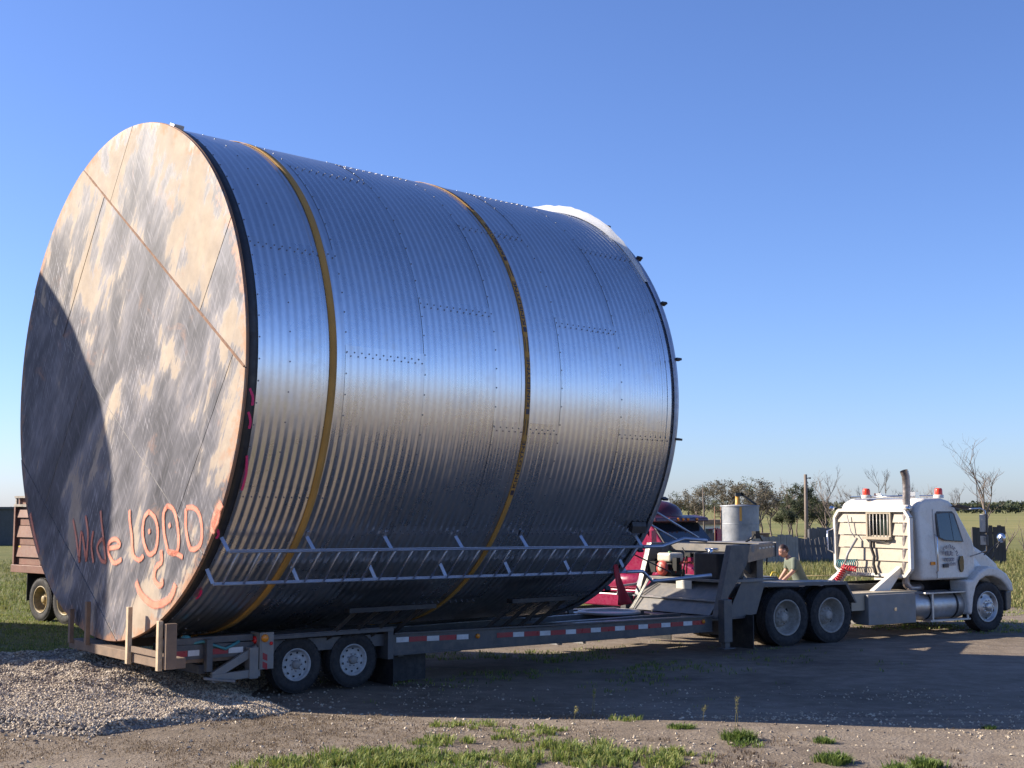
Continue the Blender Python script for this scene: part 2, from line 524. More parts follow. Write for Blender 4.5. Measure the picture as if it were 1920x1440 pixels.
def ribbon(strokes, width, n=6):
    """2-D brush strokes -> verts, faces, core attribute (1 in the middle, 0 at the rim)"""
    V = []; F = []; A = []
    rnd = random.Random(len(strokes) * 7 + 3)
    for st in strokes:
        # Catmull-Rom
        P = [Vector(p) for p in st]
        pts = []
        for i in range(len(P) - 1):
            p0 = P[max(i - 1, 0)]; p1 = P[i]; p2 = P[i + 1]; p3 = P[min(i + 2, len(P) - 1)]
            for k in range(n):
                t = k / n
                pts.append(0.5 * ((2 * p1) + (p2 - p0) * t + (2 * p0 - 5 * p1 + 4 * p2 - p3) * t * t + (3 * p1 - p0 - 3 * p2 + p3) * t ** 3))
        pts.append(P[-1])
        d0 = (pts[0] - pts[1]).normalized(); d1 = (pts[-1] - pts[-2]).normalized()
        pts = [pts[0] + d0 * width * 0.5] + pts + [pts[-1] + d1 * width * 0.5]
        o = len(V)
        for i, p in enumerate(pts):
            d = (pts[min(i + 1, len(pts) - 1)] - pts[max(i - 1, 0)])
            d = d.normalized() if d.length > 1e-6 else Vector((1, 0))
            nn = Vector((-d.y, d.x))
            w = width * (0.93 + 0.14 * rnd.random())
            e = 0.0 if i in (0, len(pts) - 1) else 1.0
            V += [p + nn * w, p + nn * w * 0.5, p, p - nn * w * 0.5, p - nn * w]
            A += [0, e * 0.55, e, e * 0.55, 0]
        for i in range(len(pts) - 1):
            for k in range(4):
                F.append((o + i * 5 + k, o + i * 5 + k + 1, o + (i + 1) * 5 + k + 1, o + (i + 1) * 5 + k))
    return V, F, A

# ------------------------------------------------------------------ places (metres)
PHI = 0.717
BIN_C = Vector((-5.205, 16.997, 4.179))
PIT = -0.012
AXV = Vector((cos(PHI) * cos(PIT), sin(PHI) * cos(PIT), sin(PIT)))
NV = Vector((sin(PHI), -cos(PHI), 0))
TR_H = PHI - 0.035
TR_O = Vector((BIN_C.x, BIN_C.y, 0)) + NV * 0.2
TK_H = radians(30.7)
TK_O = Vector((4.809, 24.886, 0))

def sstep(a, b, x):
    t = min(1, max(0, (x - a) / (b - a))); return t * t * (3 - 2 * t)

TOE = [(-12, 12.2), (-6, 12.3), (-4.9, 12.35), (-3.9, 12.45), (-3.45, 13.2), (-2.85, 13.6), (-2.55, 15.2), (-2.3, 16.6), (0, 30)]
def toe_y(x):
    for (a, b), (c, d) in zip(TOE, TOE[1:]):
        if a <= x <= c: return b + (d - b) * (x - a) / (c - a)
    return 12.2

def ground_h(x, y):
    d = sqrt((x + 3.6) ** 2 + (y - 18.3) ** 2)
    h = 0.085 * exp(-(d / 2.6) ** 2)
    h += 0.34 * sstep(16.6, 12.6, y)            # the bank the camera stands on
    if y < 80 and abs(x) < 60:
        h += 0.035 * mnoise.noise(Vector((x * 0.35, y * 0.35, 0))) * sstep(3.2, 6, d) * (0.25 if (x > 0 and y > 17) else 1)
    r = sqrt(x * x + y * y)
    if r > 120:                                   # shallow field roll
        h += sstep(120, 700, r) * (-0.7 + 0.8 * mnoise.noise(Vector((x * 0.004, y * 0.004, 5))))
    return h

def pile_h(x, y):
    """top of the crushed stone spread behind the trailer"""
    n = mnoise.noise(Vector((x * 1.1, y * 1.1, 3.1))); n2 = mnoise.noise(Vector((x * 2.6, y * 2.6, 8.1)))
    yt = toe_y(x) + 0.28 * n + 0.12 * n2
    if x > -2.1 or y < yt - 0.3: return ground_h(x, y) - 0.15
    ed = -2.45 - 0.75 * sstep(15.6, 17.0, y)
    fx = sstep(ed, ed - 0.6, x)
    lay = 0.13 * sstep(yt, yt + 0.38, y)
    rise = 0.31 * sstep(yt + 0.5, 17.2, y) * sstep(-3.3, -5.4, x)
    fall = 1 - sstep(18.3, 21.0, y)
    return ground_h(x, y) - 0.03 + ((lay + rise) * fx * (1 + 0.25 * n2) + 0.05 * n * fx * sstep(yt, yt + .5, y)) * fall
# ================================================================== ground, field, gravel
def build_ground():
    xs = []; x = -60.0
    def rng(a, b, st):
        n = int(round((b - a) / st)); return [a + (b - a) * i / n for i in range(n)]
    xs = [-4000, -2000, -1000, -500, -250, -140] + rng(-80, -26, 4) + rng(-26, 26, 0.4) + rng(26, 80, 4) + [80, 140, 250, 500, 1000, 2000, 4000]
    ys = [-4000, -1500, -600, -250, -120] + rng(-60, 8, 4) + rng(8, 46, 0.4) + rng(46, 110, 3) + [110, 160, 230, 330, 480, 700, 1000, 1500, 2300, 4500]
    mb = MB(); vs = []; g = []
    for y in ys:
        for x in xs:
            vs.append((x, y, ground_h(x, y)))
            # how grassy: yard is bare; lawn on the left, weeds behind, hay field far
            left = sstep(-5.2, -8.5, x + (y - 22) * 0.35) * sstep(17.0, 20.5, y)
            back = sstep(29.5, 33.0, y - 0.18 * x)
            right = sstep(13.5, 18, x) * 0.8
            behind = sstep(9.0, 4.0, y) * 0.8
            mid = 0.32 * exp(-((x - 0.0) / 3.0) ** 2 - ((y - 20.5) / 2.0) ** 2)
            fore = 0.30 * sstep(12.4, 11.0, y) * sstep(5, 1, x)
            g.append(min(1, max(left, back, right, behind, mid, fore)))
    nx = len(xs)
    fs = [(j * nx + i, j * nx + i + 1, (j + 1) * nx + i + 1, (j + 1) * nx + i) for j in range(len(ys) - 1) for i in range(nx - 1)]
    mb.add(vs, fs, 0, True)
    m, nt, b = new_mat('yard_ground')
    M['yard'] = m
    at = N_(nt, 'ShaderNodeAttribute', attribute_name='grassy')
    tc = N_(nt, 'ShaderNodeTexCoord'); P = tc.outputs['Object']
    n1 = tex(nt, 0.35, 6, 0.6, P); n2 = tex(nt, 3.2, 6, 0.65, P); n3 = tex(nt, 24, 4, 0.7, P); n4 = tex(nt, 0.02, 4, 0.6, P)
    dirt = ramp(nt, math_(nt, 'ADD', math_(nt, 'MULTIPLY', n1, 0.55), math_(nt, 'MULTIPLY', n2, 0.45)),
                [(0.32, (0.115, 0.090, 0.066)), (0.50, (0.208, 0.168, 0.128)), (0.68, (0.29, 0.245, 0.195))])
    peb = N_(nt, 'ShaderNodeTexVoronoi', ins={'Scale': 22.0}); nt.links.new(P, peb.inputs['Vector'])
    pf = math_(nt, 'MULTIPLY', ramp(nt, peb.outputs['Distance'], [(0.22, 1.0), (0.36, 0.0)]), ramp(nt, n2, [(0.48, 0.0), (0.62, 0.75)]))
    pc = ramp(nt, peb.outputs['Color'], [(0.2, (0.13, 0.105, 0.09)), (0.8, (0.34, 0.30, 0.255))])
    dirt = mix(nt, pf, dirt, pc)
    # wheel-worn darker smears
    mp = mapped(nt, (0.25, 1.1, 1), (0, 0, radians(-30)))
    sm = N_(nt, 'ShaderNodeTexNoise', ins={'Scale': 0.7, 'Detail': 5, 'Roughness': 0.6}); nt.links.new(mp, sm.inputs['Vector'])
    dirt = mix(nt, ramp(nt, sm.outputs['Fac'], [(0.55, 0.0), (0.70, 0.6)]), dirt, (0.085, 0.066, 0.055))
    green = ramp(nt, math_(nt, 'ADD', math_(nt, 'MULTIPLY', n2, 0.6), math_(nt, 'MULTIPLY', n1, 0.4)),
                 [(0.36, (0.070, 0.088, 0.026)), (0.50, (0.125, 0.130, 0.040)), (0.64, (0.18, 0.16, 0.068))])
    gp = N_(nt, 'ShaderNodeSeparateXYZ'); nt.links.new(P, gp.inputs[0])
    hay = ramp(nt, n4, [(0.35, (0.155, 0.165, 0.06)), (0.65, (0.25, 0.225, 0.09))])
    far = ramp(nt, math_(nt, 'DIVIDE', gp.outputs['Y'], 200.0), [(0.28, 0.0), (0.6, 1.0)])
    green = mix(nt, far, green, hay)
    stub = ramp(nt, n1, [(0.35, (0.26, 0.215, 0.135)), (0.65, (0.40, 0.335, 0.225))])
    east = ramp(nt, math_(nt, 'SUBTRACT', math_(nt, 'DIVIDE', gp.outputs['X'], 40.0), math_(nt, 'DIVIDE', gp.outputs['Y'], 95.0)), [(0.12, 0.0), (0.30, 1.0)])
    green = mix(nt, east, green, stub)      # pale stubble field east of the yard
    gm = math_(nt, 'ADD', at.outputs['Fac'], math_(nt, 'MULTIPLY', math_(nt, 'SUBTRACT', math_(nt, 'ADD', math_(nt, 'MULTIPLY', n1, 0.5), math_(nt, 'MULTIPLY', n2, 0.5)), 0.5), 1.6))
    gm = ramp(nt, gm, [(0.42, 0.0), (0.58, 1.0)])
    nt.links.new(mix(nt, gm, dirt, green), b.inputs['Base Color'])
    b.inputs['Roughness'].default_value = 0.95
    b.inputs['Specular IOR Level'].default_value = 0.15
    bump(nt, b, math_(nt, 'ADD', n3, math_(nt, 'ADD', math_(nt, 'MULTIPLY', n2, 1.5), math_(nt, 'MULTIPLY', pf, 0.6))), 0.7, 0.03)
    o = mb.build('ground', 'yard', flip=False, recalc=False)
    float_attr(o, 'grassy', g)
    tag(o, 'bare dirt yard running out into grass and hay field', kind='structure')
build_ground()

def stone_mesh_add(mb, c, r, rnd, tint):
    """one angular pebble, 8 faces on 6 jittered corners"""
    q = Matrix.Rotation(rnd.random() * 6.28, 3, 'Z') @ Matrix.Rotation(rnd.random() * 6.28, 3, 'X')
    sx, sy, sz = r * rnd.uniform(0.8, 1.4), r * rnd.uniform(0.7, 1.1), r * rnd.uniform(0.5, 0.85)
    p = [(sx, 0, 0), (-sx, 0, 0), (0, sy, 0), (0, -sy, 0), (0, 0, sz), (0, 0, -sz)]
    p = [q @ Vector((a * rnd.uniform(.8, 1.2), b_ * rnd.uniform(.8, 1.2), c_ * rnd.uniform(.8, 1.2))) + c for a, b_, c_ in p]
    mb.add(p, [(0, 2, 4), (2, 1, 4), (1, 3, 4), (3, 0, 4), (2, 0, 5), (1, 2, 5), (3, 1, 5), (0, 3, 5)], 0, False)
    tint += [rnd.random()] * 6 if False else [rnd.random() ** 1.2] * 0
    t = rnd.random()
    tint.extend([t if r > .0095 else t * .5] * 6)

def stone_mat():
    m, nt, b = new_mat('crushed_stone')
    at = N_(nt, 'ShaderNodeAttribute', attribute_name='tint')
    c = ramp(nt, at.outputs['Fac'], [(0.0, (0.18, 0.14, 0.105)), (0.40, (0.40, 0.32, 0.23)), (0.75, (0.58, 0.48, 0.345)), (1.0, (0.72, 0.62, 0.47))])
    c = mix(nt, math_(nt, 'MULTIPLY', tex(nt, 40, 3), 0.35), c, (0.10, 0.085, 0.075))
    nt.links.new(c, b.inputs['Base Color']); b.inputs['Roughness'].default_value = 0.85
    return m
M['stone'] = stone_mat()
M['stone_bed'] = paint('stone_bed', (0.25, 0.21, 0.17), 0.9, scale=9, bmp=0.8)

def build_gravel():
    mb = MB(); st = 0.14
    x0, x1, y0, y1 = -14.0, -2.1, 11.6, 21.4
    nx = int((x1 - x0) / st); ny = int((y1 - y0) / st)
    vs = []; fs = []
    for j in range(ny + 1):
        for i in range(nx + 1):
            x = x0 + i * st; y = y0 + j * st
            vs.append((x, y, max(pile_h(x, y), ground_h(x, y) - 0.1)))
    for j in range(ny):
        for i in range(nx):
            fs.append((j * (nx + 1) + i, j * (nx + 1) + i + 1, (j + 1) * (nx + 1) + i + 1, (j + 1) * (nx + 1) + i))
    mb.add(vs, fs, 0, True)
    o = mb.build('gravel_heap', 'stone_bed', flip=False, recalc=False)
    tag(o, 'low spread heap of crushed stone behind the trailer tail', kind='structure')
    rnd = random.Random(5)
    mb = MB(); tint = []
    n = 0
    while n < 58000:
        y = rnd.uniform(11.8, 19.8); x = rnd.uniform(max(-9.4, -.43 * y - .4), -2.2)
        z = pile_h(x, y); g = ground_h(x, y)
        if z < g + 0.01 * rnd.random() - .005:
            n += 0.2
            if rnd.random() > .03 or z < g - .1: continue
        r = rnd.choice((0.010, 0.013, 0.016, 0.019, 0.024))
        stone_mesh_add(mb, Vector((x, y, max(z, g) + r * 0.25)), r, rnd, tint); n += 1
    o = mb.build('gravel', 'stone', flip=False, recalc=False)
    float_attr(o, 'tint', tint)
    tag(o, 'grey and tan crushed stones heaped behind the trailer', 'gravel', kind='stuff')
    # loose pebbles over the dirt
    mb = MB(); tint = []
    for k in range(16000):
        y = 10.3 + 8 * rnd.random() ** 1.5; x = rnd.uniform(-5.0, 8.0)
        dens = 0.25 + 1.2 * sstep(0.0, 0.35, mnoise.noise(Vector((x * 0.5, y * 0.9, 2.2)))) * sstep(-3, 1.5, x)
        if rnd.random() > dens: continue
        r = 0.006 + 0.016 * rnd.random() ** 2
        stone_mesh_add(mb, Vector((x, y, ground_h(x, y) + r * 0.2)), r, rnd, tint)
    o = mb.build('pebbles', 'stone', flip=False, recalc=False)
    float_attr(o, 'tint', tint)
    tag(o, 'loose pale pebbles strewn over the dirt yard', 'pebbles', kind='stuff')
build_gravel()

# ================================================================== the steel bin lying on the trailer
RB = 3.367          # wall radius
def build_bin():
    R0 = root('grain_bin', 'huge corrugated galvanised grain bin lying on its side on the trailer', 'grain bin')
    up = AXV.cross(-NV).normalized()          # x forward, y left, z up
    if up.z < 0: up = -up
    left = up.cross(AXV)
    mw = Matrix((AXV, left, up)).transposed().to_4x4()
    mw.translation = BIN_C
    R0.matrix_world = mw
    # ---- wall sheets: 6 courses x 7 sheets, each its own mesh object
    PITCH = 1.18; U0 = 0.14; NC = 11; SEG = 360 / 7
    def sheet(first):
        mb = MB(); nu = NC * 10; na = 34
        vs = []
        for j in range(na + 1):
            fr = j / na
            th = radians(-0.35 + fr * (SEG + 1.1))
            for i in range(nu + 1):
                u = (PITCH + 0.03) * i / nu
                r = RB + 0.0057 * cos(2 * pi * u / (PITCH / NC)) + 0.004 * (1 - fr) - 0.003 * u / PITCH
                vs.append((u, r * cos(th), r * sin(th)))
        fs = [(j * (nu + 1) + i, j * (nu + 1) + i + 1, (j + 1) * (nu + 1) + i + 1, (j + 1) * (nu + 1) + i) for j in range(na) for i in range(nu)]
        mb.add(vs, fs, 0, True)
        return mb.build('wall_sheet', 'galv', R0, flip=False, recalc=False)
    src = sheet(True)
    # seam angles (measured towards the camera side, up positive)
    offs = [25.7, 4.2, 17.0, -9.0, 17.0, -8.8]
    bolts = MB()
    def bolt(u, a, r=RB, s=1.0):
        d = Vector((0, cos(a), sin(a))); t = Vector((0, -sin(a), cos(a))); x = Vector((1, 0, 0))
        b0 = Vector((u, 0, 0)) + d * (r + 0.002); vs = []
        for h, k in ((0, 0.0105), (0.009, 0.009)):
            for q in range(6):
                an = q * pi / 3
                vs.append(b0 + d * h * s + (t * cos(an) + x * sin(an)) * k * s)
        bolts.add(vs, [(6, 7, 8, 9, 10, 11)] + [(q, (q + 1) % 6, 6 + (q + 1) % 6, 6 + q) for q in range(6)])
    rnd = random.Random(2)
    first = True
    for k in range(6):
        for j in range(7):
            o = src if first else part_copy(src, R0)
            first = False
            # local y points left; the camera side is -y, so angle a (camera side, up) sits at pi - a
            a = radians(180 - offs[k] + SEG * j)
            o.location = (U0 + PITCH * k, 0, 0)
            o.rotation_euler = (a, 0, 0)
            for i in range(NC):
                for w in (0.25, 0.75):
                    uu = U0 + PITCH * (k + (i + w) / NC)
                    bolt(uu, a + radians(0.35) + (0.012 if w == 0.25 else 0.026))
        for j in range(84):
            a = 2 * pi * (j + 0.3 * (k % 2)) / 84
            bolt(U0 + PITCH * k + 0.018, a)
    for j in range(84):
        bolt(U0 + PITCH * 6 - 0.03, 2 * pi * j / 84)
    for j in range(60):
        bolt(U0 + 0.42, 2 * pi * j / 60)
    b_ = bolts.build('bolt_rows', 'bolt', R0, flip=False)
    tag(b_, kind='stuff')
    # ---- floor rim band and far stiffening ring
    MB().lathe([(3.33, -0.004), (3.385, -0.004), (3.385, 0.128), (3.33, 0.135)], (0, 0, 0), (1, 0, 0), 160).build('floor_rim', 'black_paint', R0)
    MB().lathe([(RB + 0.012, 7.175), (RB + 0.055, 7.185), (RB + 0.055, 7.222), (RB - 0.02, 7.235), (RB - 0.03, 7.15)], (0, 0, 0), (1, 0, 0), 160).build('top_ring', 'galv_bar', R0)
    MB().lathe([(RB - 0.02, 7.20), (0.5, 8.75), (0.0, 8.80)], (0, 0, 0), (1, 0, 0), 48, smooth=False).build('roof', 'galv', R0)
    # roof clips around the far ring, every 15.4 degrees
    cl = MB().box(7.19, 7.30, -0.016, 0.016, RB + 0.03, RB + 0.105).build('roof_clip', 'black_paint', R0, flip=False)
    for j in range(23):
        c = cl if j == 0 else part_copy(cl, R0)
        c.rotation_euler = (radians(90) - radians(180 - (10.2 + 15.45 * j)) if False else radians(90 - (10.2 + 15.45 * j)), 0, 0)
    # ---- floor of welded steel plates (disc facing the camera); e along the seams, p across
    RD = 3.40
    ed = Vector((0.829, -0.559)); pd = Vector((0.559, 0.829))     # in (right, up)
    bands = [(1.80, 9, [-1.74, 1.52], [.055, .075, -.02]), (-0.42, 1.80, [-1.96, 2.55], [.045, -.02, .01]), (-2.62, -0.42, [-0.95, 2.25], [-.06, -.02, .03]), (-9, -2.62, [], [-.06])]
    def clip(poly, nx, ny, d):
        out = []
        for i in range(len(poly)):
            a = poly[i]; b = poly[(i + 1) % len(poly)]
            da = a[0] * nx + a[1] * ny - d; db = b[0] * nx + b[1] * ny - d
            if da <= 0: out.append(a)
            if da * db < 0:
                t = da / (da - db); out.append((a[0] + (b[0] - a[0]) * t, a[1] + (b[1] - a[1]) * t))
        return out
    circ = [(RD * cos(2 * pi * i / 180), RD * sin(2 * pi * i / 180)) for i in range(180)]
    gap = 0.006
    for bi, (p0, p1, cs, muds) in enumerate(bands):
        edges = [-9] + cs + [9]
        for i in range(len(edges) - 1):
            poly = circ
            poly = clip(poly, pd.x, pd.y, p1 - gap); poly = clip(poly, -pd.x, -pd.y, -p0 - gap)
            poly = clip(poly, ed.x, ed.y, edges[i + 1] - gap); poly = clip(poly, -ed.x, -ed.y, -edges[i] - gap)
            if len(poly) < 3: continue
            dx = rnd.uniform(0, 0.006) + (0.006 if bi % 2 else 0)
            mb = MB().prism(poly, -0.030 - dx, -0.006, axis='x')
            mb.build('floor_plate', 'plate', R0)['mud'] = muds[i]
            if i > 0:
                # weld between neighbours in a band
                q0 = max(p0, -3.3); q1 = min(p1, 3.3); e_ = edges[i]
                pts = []
                for k in range(41):
                    q = q0 + (q1 - q0) * k / 40
                    w = ed * e_ + pd * q
                    if w.length < RD - 0.02: pts.append((-0.022 - 0.006 * rnd.random(), w.x, w.y))
                if len(pts) > 2: MB().tube(pts, 0.007, 5, smooth=False).build('weld_bead', 'plate_grey', R0)
        if bi > 0:
            q = p1; half = sqrt(max(0, RD * RD - q * q)) - 0.03
            pts = [(-0.024 - 0.006 * rnd.random(), (pd * q + ed * (-half + 2 * half * k / 90)).x, (pd * q + ed * (-half + 2 * half * k / 90)).y) for k in range(91)]
            MB().tube(pts, {1: .020, 2: .012}.get(bi, .006), 6, smooth=False).build('weld_bead', 'weld' if bi == 1 else 'plate_grey', R0)
    MB().lathe([(RD - 0.004, -0.012), (RD + 0.010, -0.008), (RD + 0.010, 0.002), (RD - 0.004, 0.004)], (0, 0, 0), (1, 0, 0), 180).build('floor_lip', 'weld', R0)
    # ---- spray-painted words and face
    LET = {
        'W': [[(-1.21, -1.86), (-1.09, -2.07), (-0.94, -2.42)], [(-0.94, -2.42), (-0.93, -2.05), (-0.87, -2.06)], [(-0.87, -2.06), (-0.71, -2.4)], [(-0.71, -2.4), (-0.69, -2.06), (-0.79, -1.81)]],
        'i': [[(-0.53, -2.01), (-0.56, -2.2), (-0.48, -2.41)]],
        'd': [[(-0.31, -1.74), (-0.27, -1.88), (-0.18, -2.12), (-0.09, -2.4)], [(-0.09, -2.4), (-0.22, -2.38), (-0.36, -2.26), (-0.35, -2.17), (-0.22, -2.1), (-0.16, -2.17)]],
        'e': [[(-0.01, -2.22), (0.31, -2.18), (0.25, -2.11), (0.11, -2.1), (-0.02, -2.16), (-0.01, -2.28), (0.11, -2.38), (0.22, -2.4), (0.38, -2.35)]],
        'L': [[(0.57, -1.73), (0.59, -1.86), (0.66, -2.04), (0.71, -2.25), (0.79, -2.32), (0.92, -2.34), (1.01, -2.29)]],
        'O': [[(1.13, -1.74), (1.01, -1.81), (0.97, -1.97), (1.03, -2.14), (1.17, -2.26), (1.33, -2.22), (1.39, -2.09), (1.38, -1.94), (1.29, -1.81), (1.13, -1.74)], [(1.15, -1.965), (1.16, -2.0)]],
        'A': [[(1.62, -1.67), (1.53, -1.76), (1.55, -1.95), (1.63, -2.13), (1.71, -2.22), (1.89, -2.23), (1.95, -2.12), (1.92, -1.94), (1.84, -1.77), (1.74, -1.69), (1.62, -1.67)], [(1.69, -2.22), (1.87, -2.23), (2.06, -2.27)], [(1.69, -1.89), (1.71, -1.92)]],
        'D': [[(2.11, -1.71), (2.12, -1.91), (2.18, -2.07), (2.25, -2.17)], [(2.25, -2.17), (2.38, -2.17), (2.51, -2.09), (2.52, -1.92), (2.44, -1.76), (2.3, -1.69), (2.13, -1.69)]],
        'nose': [[(1.5, -2.22), (1.52, -2.34), (1.39, -2.41), (1.34, -2.49), (1.36, -2.57), (1.47, -2.63), (1.56, -2.61), (1.55, -2.56)]],
        'smile': [[(0.85, -2.63), (0.98, -2.75), (1.18, -2.83), (1.38, -2.87), (1.62, -2.83), (1.8, -2.75), (1.9, -2.61)]],
        'patch': [[(2.96, -1.65), (2.87, -1.73), (2.81, -1.83), (2.78, -1.96)], [(2.90, -1.74), (2.86, -1.84), (2.80, -1.9)]],
        'rim': [[(-2.77, -1.79), (-2.60, -2.06), (-2.38, -2.33)]],
    }
    LAY = -0.0424
    wid = {'W': .038, 'i': .038, 'd': .038, 'smile': .064, 'nose': .048, 'patch': .07, 'rim': .05}
    for k, st in LET.items():
        V, F, A = ribbon(st, wid.get(k, 0.042))
        mb = MB(); LAY -= 0.00025
        mb.add([(LAY, p.x, p.y) for p in V], F)
        nm = 'painted_letter' if len(k) == 1 else {'nose': 'painted_nose', 'smile': 'painted_smile'}.get(k, 'paint_smear')
        o = mb.build(nm, 'spray', R0)
        float_attr(o, 'core', A)
        if len(k) == 1: o['label'] = 'orange spray-painted letter ' + k
    # pink marks on the band and first sheets
    for (u0, a0, u1, a1) in ((0.05, -6, 0.10, -9), (0.06, -10.5, 0.10, -13.5), (0.13, -19, 0.17, -26), (0.2, -52, 0.22, -55), (0.02, -35, 0.05, -37)):
        V, F, A = ribbon([[(u0, radians(a0) * RB), ((u0 + u1) / 2 + .02, radians((a0 + a1) / 2) * RB), (u1, radians(a1) * RB)]], 0.022)
        mb = MB()
        mb.add([(p.x, (RB + 0.022) * cos(p.y / RB), (RB + 0.022) * sin(p.y / RB)) for p in V], F)
        o = mb.build('marker_line', 'pink', R0); float_attr(o, 'core', A)
    # ---- outside ladder along the wall
    RL = 3.56
    def cyl_pt(u, deg, r): return (u, r * cos(radians(deg)), r * sin(radians(deg)))
    a_up, a_lo = -38.0, -46.4
    lad = None
    for a in (a_up, a_lo):
        e0, e1 = cyl_pt(0.16, a, RL), cyl_pt(7.25, a, RL)
        rad = Vector((0, cos(radians(a)), sin(radians(a))))
        ax_ = rad.cross(Vector((1, 0, 0)))
        o = MB().beam(e0, e1, 0.012, 0.050, up=ax_).beam(e0, e1, 0.040, 0.010, up=ax_) if a == a_up else MB().beam(e0, e1, 0.045, 0.014, up=ax_)
        o.build('ladder_rail', 'galv_bar', R0)
        for k in range(7):
            u = 0.06 + 0.1 + 1.155 * k
            b0 = cyl_pt(u, a, RL - 0.01); b1 = cyl_pt(u - 0.05, a + 1.2, RB + 0.008); b2 = cyl_pt(u - 0.06, a + 2.6, RB + 0.012)
            MB().beam(b0, b1, 0.042, 0.008, up=rad).beam(b1, b2, 0.04, 0.008, up=rad).build('ladder_bracket', 'galv_bar', R0)
    for k in range(25):
        u = 0.29 + 0.279 * k
        MB().tube([cyl_pt(u, a_up - 0.2, RL), cyl_pt(u, a_lo + 0.2, RL)], 0.014, 6).build('rung', 'galv_bar', R0)
    # handrails that carry on past the eave
    MB().tube([cyl_pt(7.1, a_up, RL), (7.55, 2.78, -2.19), (7.9, 2.92, -2.07), (8.15, 3.05, -2.09), (8.25, 3.07, -2.10)], 0.028, 8).build('roof_handrail', 'galv_bar', R0)
    MB().tube([cyl_pt(7.1, a_lo, RL), (7.5, 2.42, -2.58), (7.75, 2.40, -2.74), (8.2, 2.75, -2.68), (8.5, 2.95, -2.64)], 0.028, 8).build('roof_handrail', 'galv_bar', R0)
    MB().tube([(7.22, 2.70, -1.55), (8.2, 2.95, -2.06)], 0.018, 6).build('roof_brace', 'galv_bar', R0)
    MB().tube([(7.22, 2.58, -1.75), (8.0, 2.75, -2.12)], 0.016, 6).build('roof_brace', 'galv_bar', R0)
    MB().tube([(7.22, 2.45, -2.30), (8.0, 2.55, -2.60)], 0.012, 6).build('roof_brace', 'black_paint', R0)
    # small hatch on the last course, lug on the floor rim
    hx = MB(); p = cyl_pt(6.98, -33.5, RB + 0.02)
    hx.hexa([cyl_pt(6.82, -35, RB + .01), cyl_pt(7.12, -35, RB + .01), cyl_pt(7.12, -35, RB + .10), cyl_pt(6.82, -35, RB + .10), cyl_pt(6.82, -32.6, RB + .01), cyl_pt(7.12, -32.6, RB + .01), cyl_pt(7.12, -33.4, RB + .06), cyl_pt(6.82, -33.4, RB + .06)])
    hx.build('hatch_box', 'black_paint', R0)
    MB().hexa([cyl_pt(0.0, 67, RB), cyl_pt(0.14, 67, RB), cyl_pt(0.14, 69, RB), cyl_pt(0.0, 69, RB), cyl_pt(0.0, 67, RB + .07), cyl_pt(0.14, 67, RB + .07), cyl_pt(0.14, 69, RB + .07), cyl_pt(0.0, 69, RB + .07)]).build('lifting_lug', 'galv_bar', R0)
    return R0, mw
BIN, BIN_MW = build_bin()

def in_bin(o):
    o.matrix_world = BIN_MW
    return o

def bin_ring_strap(u, w, label, text=None):
    mb = MB(); n = 200; vs = []
    a0, a1 = radians(-87), radians(267)
    pts = [(a0 + (a1 - a0) * i / n) for i in range(n + 1)]
    prof = []
    zb = -BIN_C.z + 0.74
    prof.append((0.1, zb))                       # tail down to the trailer rail
    for a in pts: prof.append(((RB + 0.016) * cos(a), (RB + 0.016) * sin(a)))
    prof.append((-0.1, zb))
    for (y, z) in prof:
        wob = 0.006 * sin(z * 3 + u)
        vs += [(u - w / 2 + wob, y, z), (u + w / 2 + wob, y, z)]
    fs = [(2 * i, 2 * i + 1, 2 * i + 3, 2 * i + 2) for i in range(len(prof) - 1)]
    mb.add(vs, fs, 0, True)
    r = root('ratchet_strap', label, 'strap', group='webbing straps holding the bin')
    r.matrix_world = BIN_MW
    o = mb.build('webbing', 'strap', r, recalc=False)
    sm = o.modifiers.new('solid', 'SOLIDIFY'); sm.thickness = 0.006; sm.offset = 0
    if text:
        # bold print running along the webbing, reading upwards, with a dark block before each word
        V, F = text_mesh(text, 0.1)
        x0 = min(v[0] for v in V); x1 = max(v[0] for v in V); y0 = min(v[1] for v in V); y1 = max(v[1] for v in V)
        RS = RB + 0.0235
        a = -24.0
        while a < 62:
            ac = radians(a); L = 0.66
            for off in (0.0, 0.006):
                mb = MB()
                mb.add([(u - ((v[1] - y0) / (y1 - y0) - .5) * 0.056, (RS + off * .1) * cos(ac + ((v[0] - x0) / (x1 - x0) * L + off) / RB), (RS + off * .1) * sin(ac + ((v[0] - x0) / (x1 - x0) * L + off) / RB)) for v in V], F)
                mb.build('strap_print', 'lettering', r)
            mb = MB()
            for (s0, s1, w0, w1) in ((-.10, -.03, -.030, .030), (.74, .95, -.030, -.019), (.74, .95, .019, .030)):
                for q in range(5):
                    a2 = ac + (s0 + (s1 - s0) * q / 5) / RB; a3 = ac + (s0 + (s1 - s0) * (q + 1) / 5) / RB
                    mb.add([(u + w0, RS * cos(a2), RS * sin(a2)), (u + w1, RS * cos(a2), RS * sin(a2)), (u + w1, RS * cos(a3), RS * sin(a3)), (u + w0, RS * cos(a3), RS * sin(a3))], [(0, 1, 2, 3)])
            mb.build('strap_print', 'lettering', r)
            a += math.degrees(1.12 / RB)
bin_ring_strap(1.14, 0.098, 'plain mustard yellow webbing strap around the floor end of the bin')
bin_ring_strap(4.25, 0.082, 'printed yellow webbing strap around the middle of the bin', 'KINEDYNE')

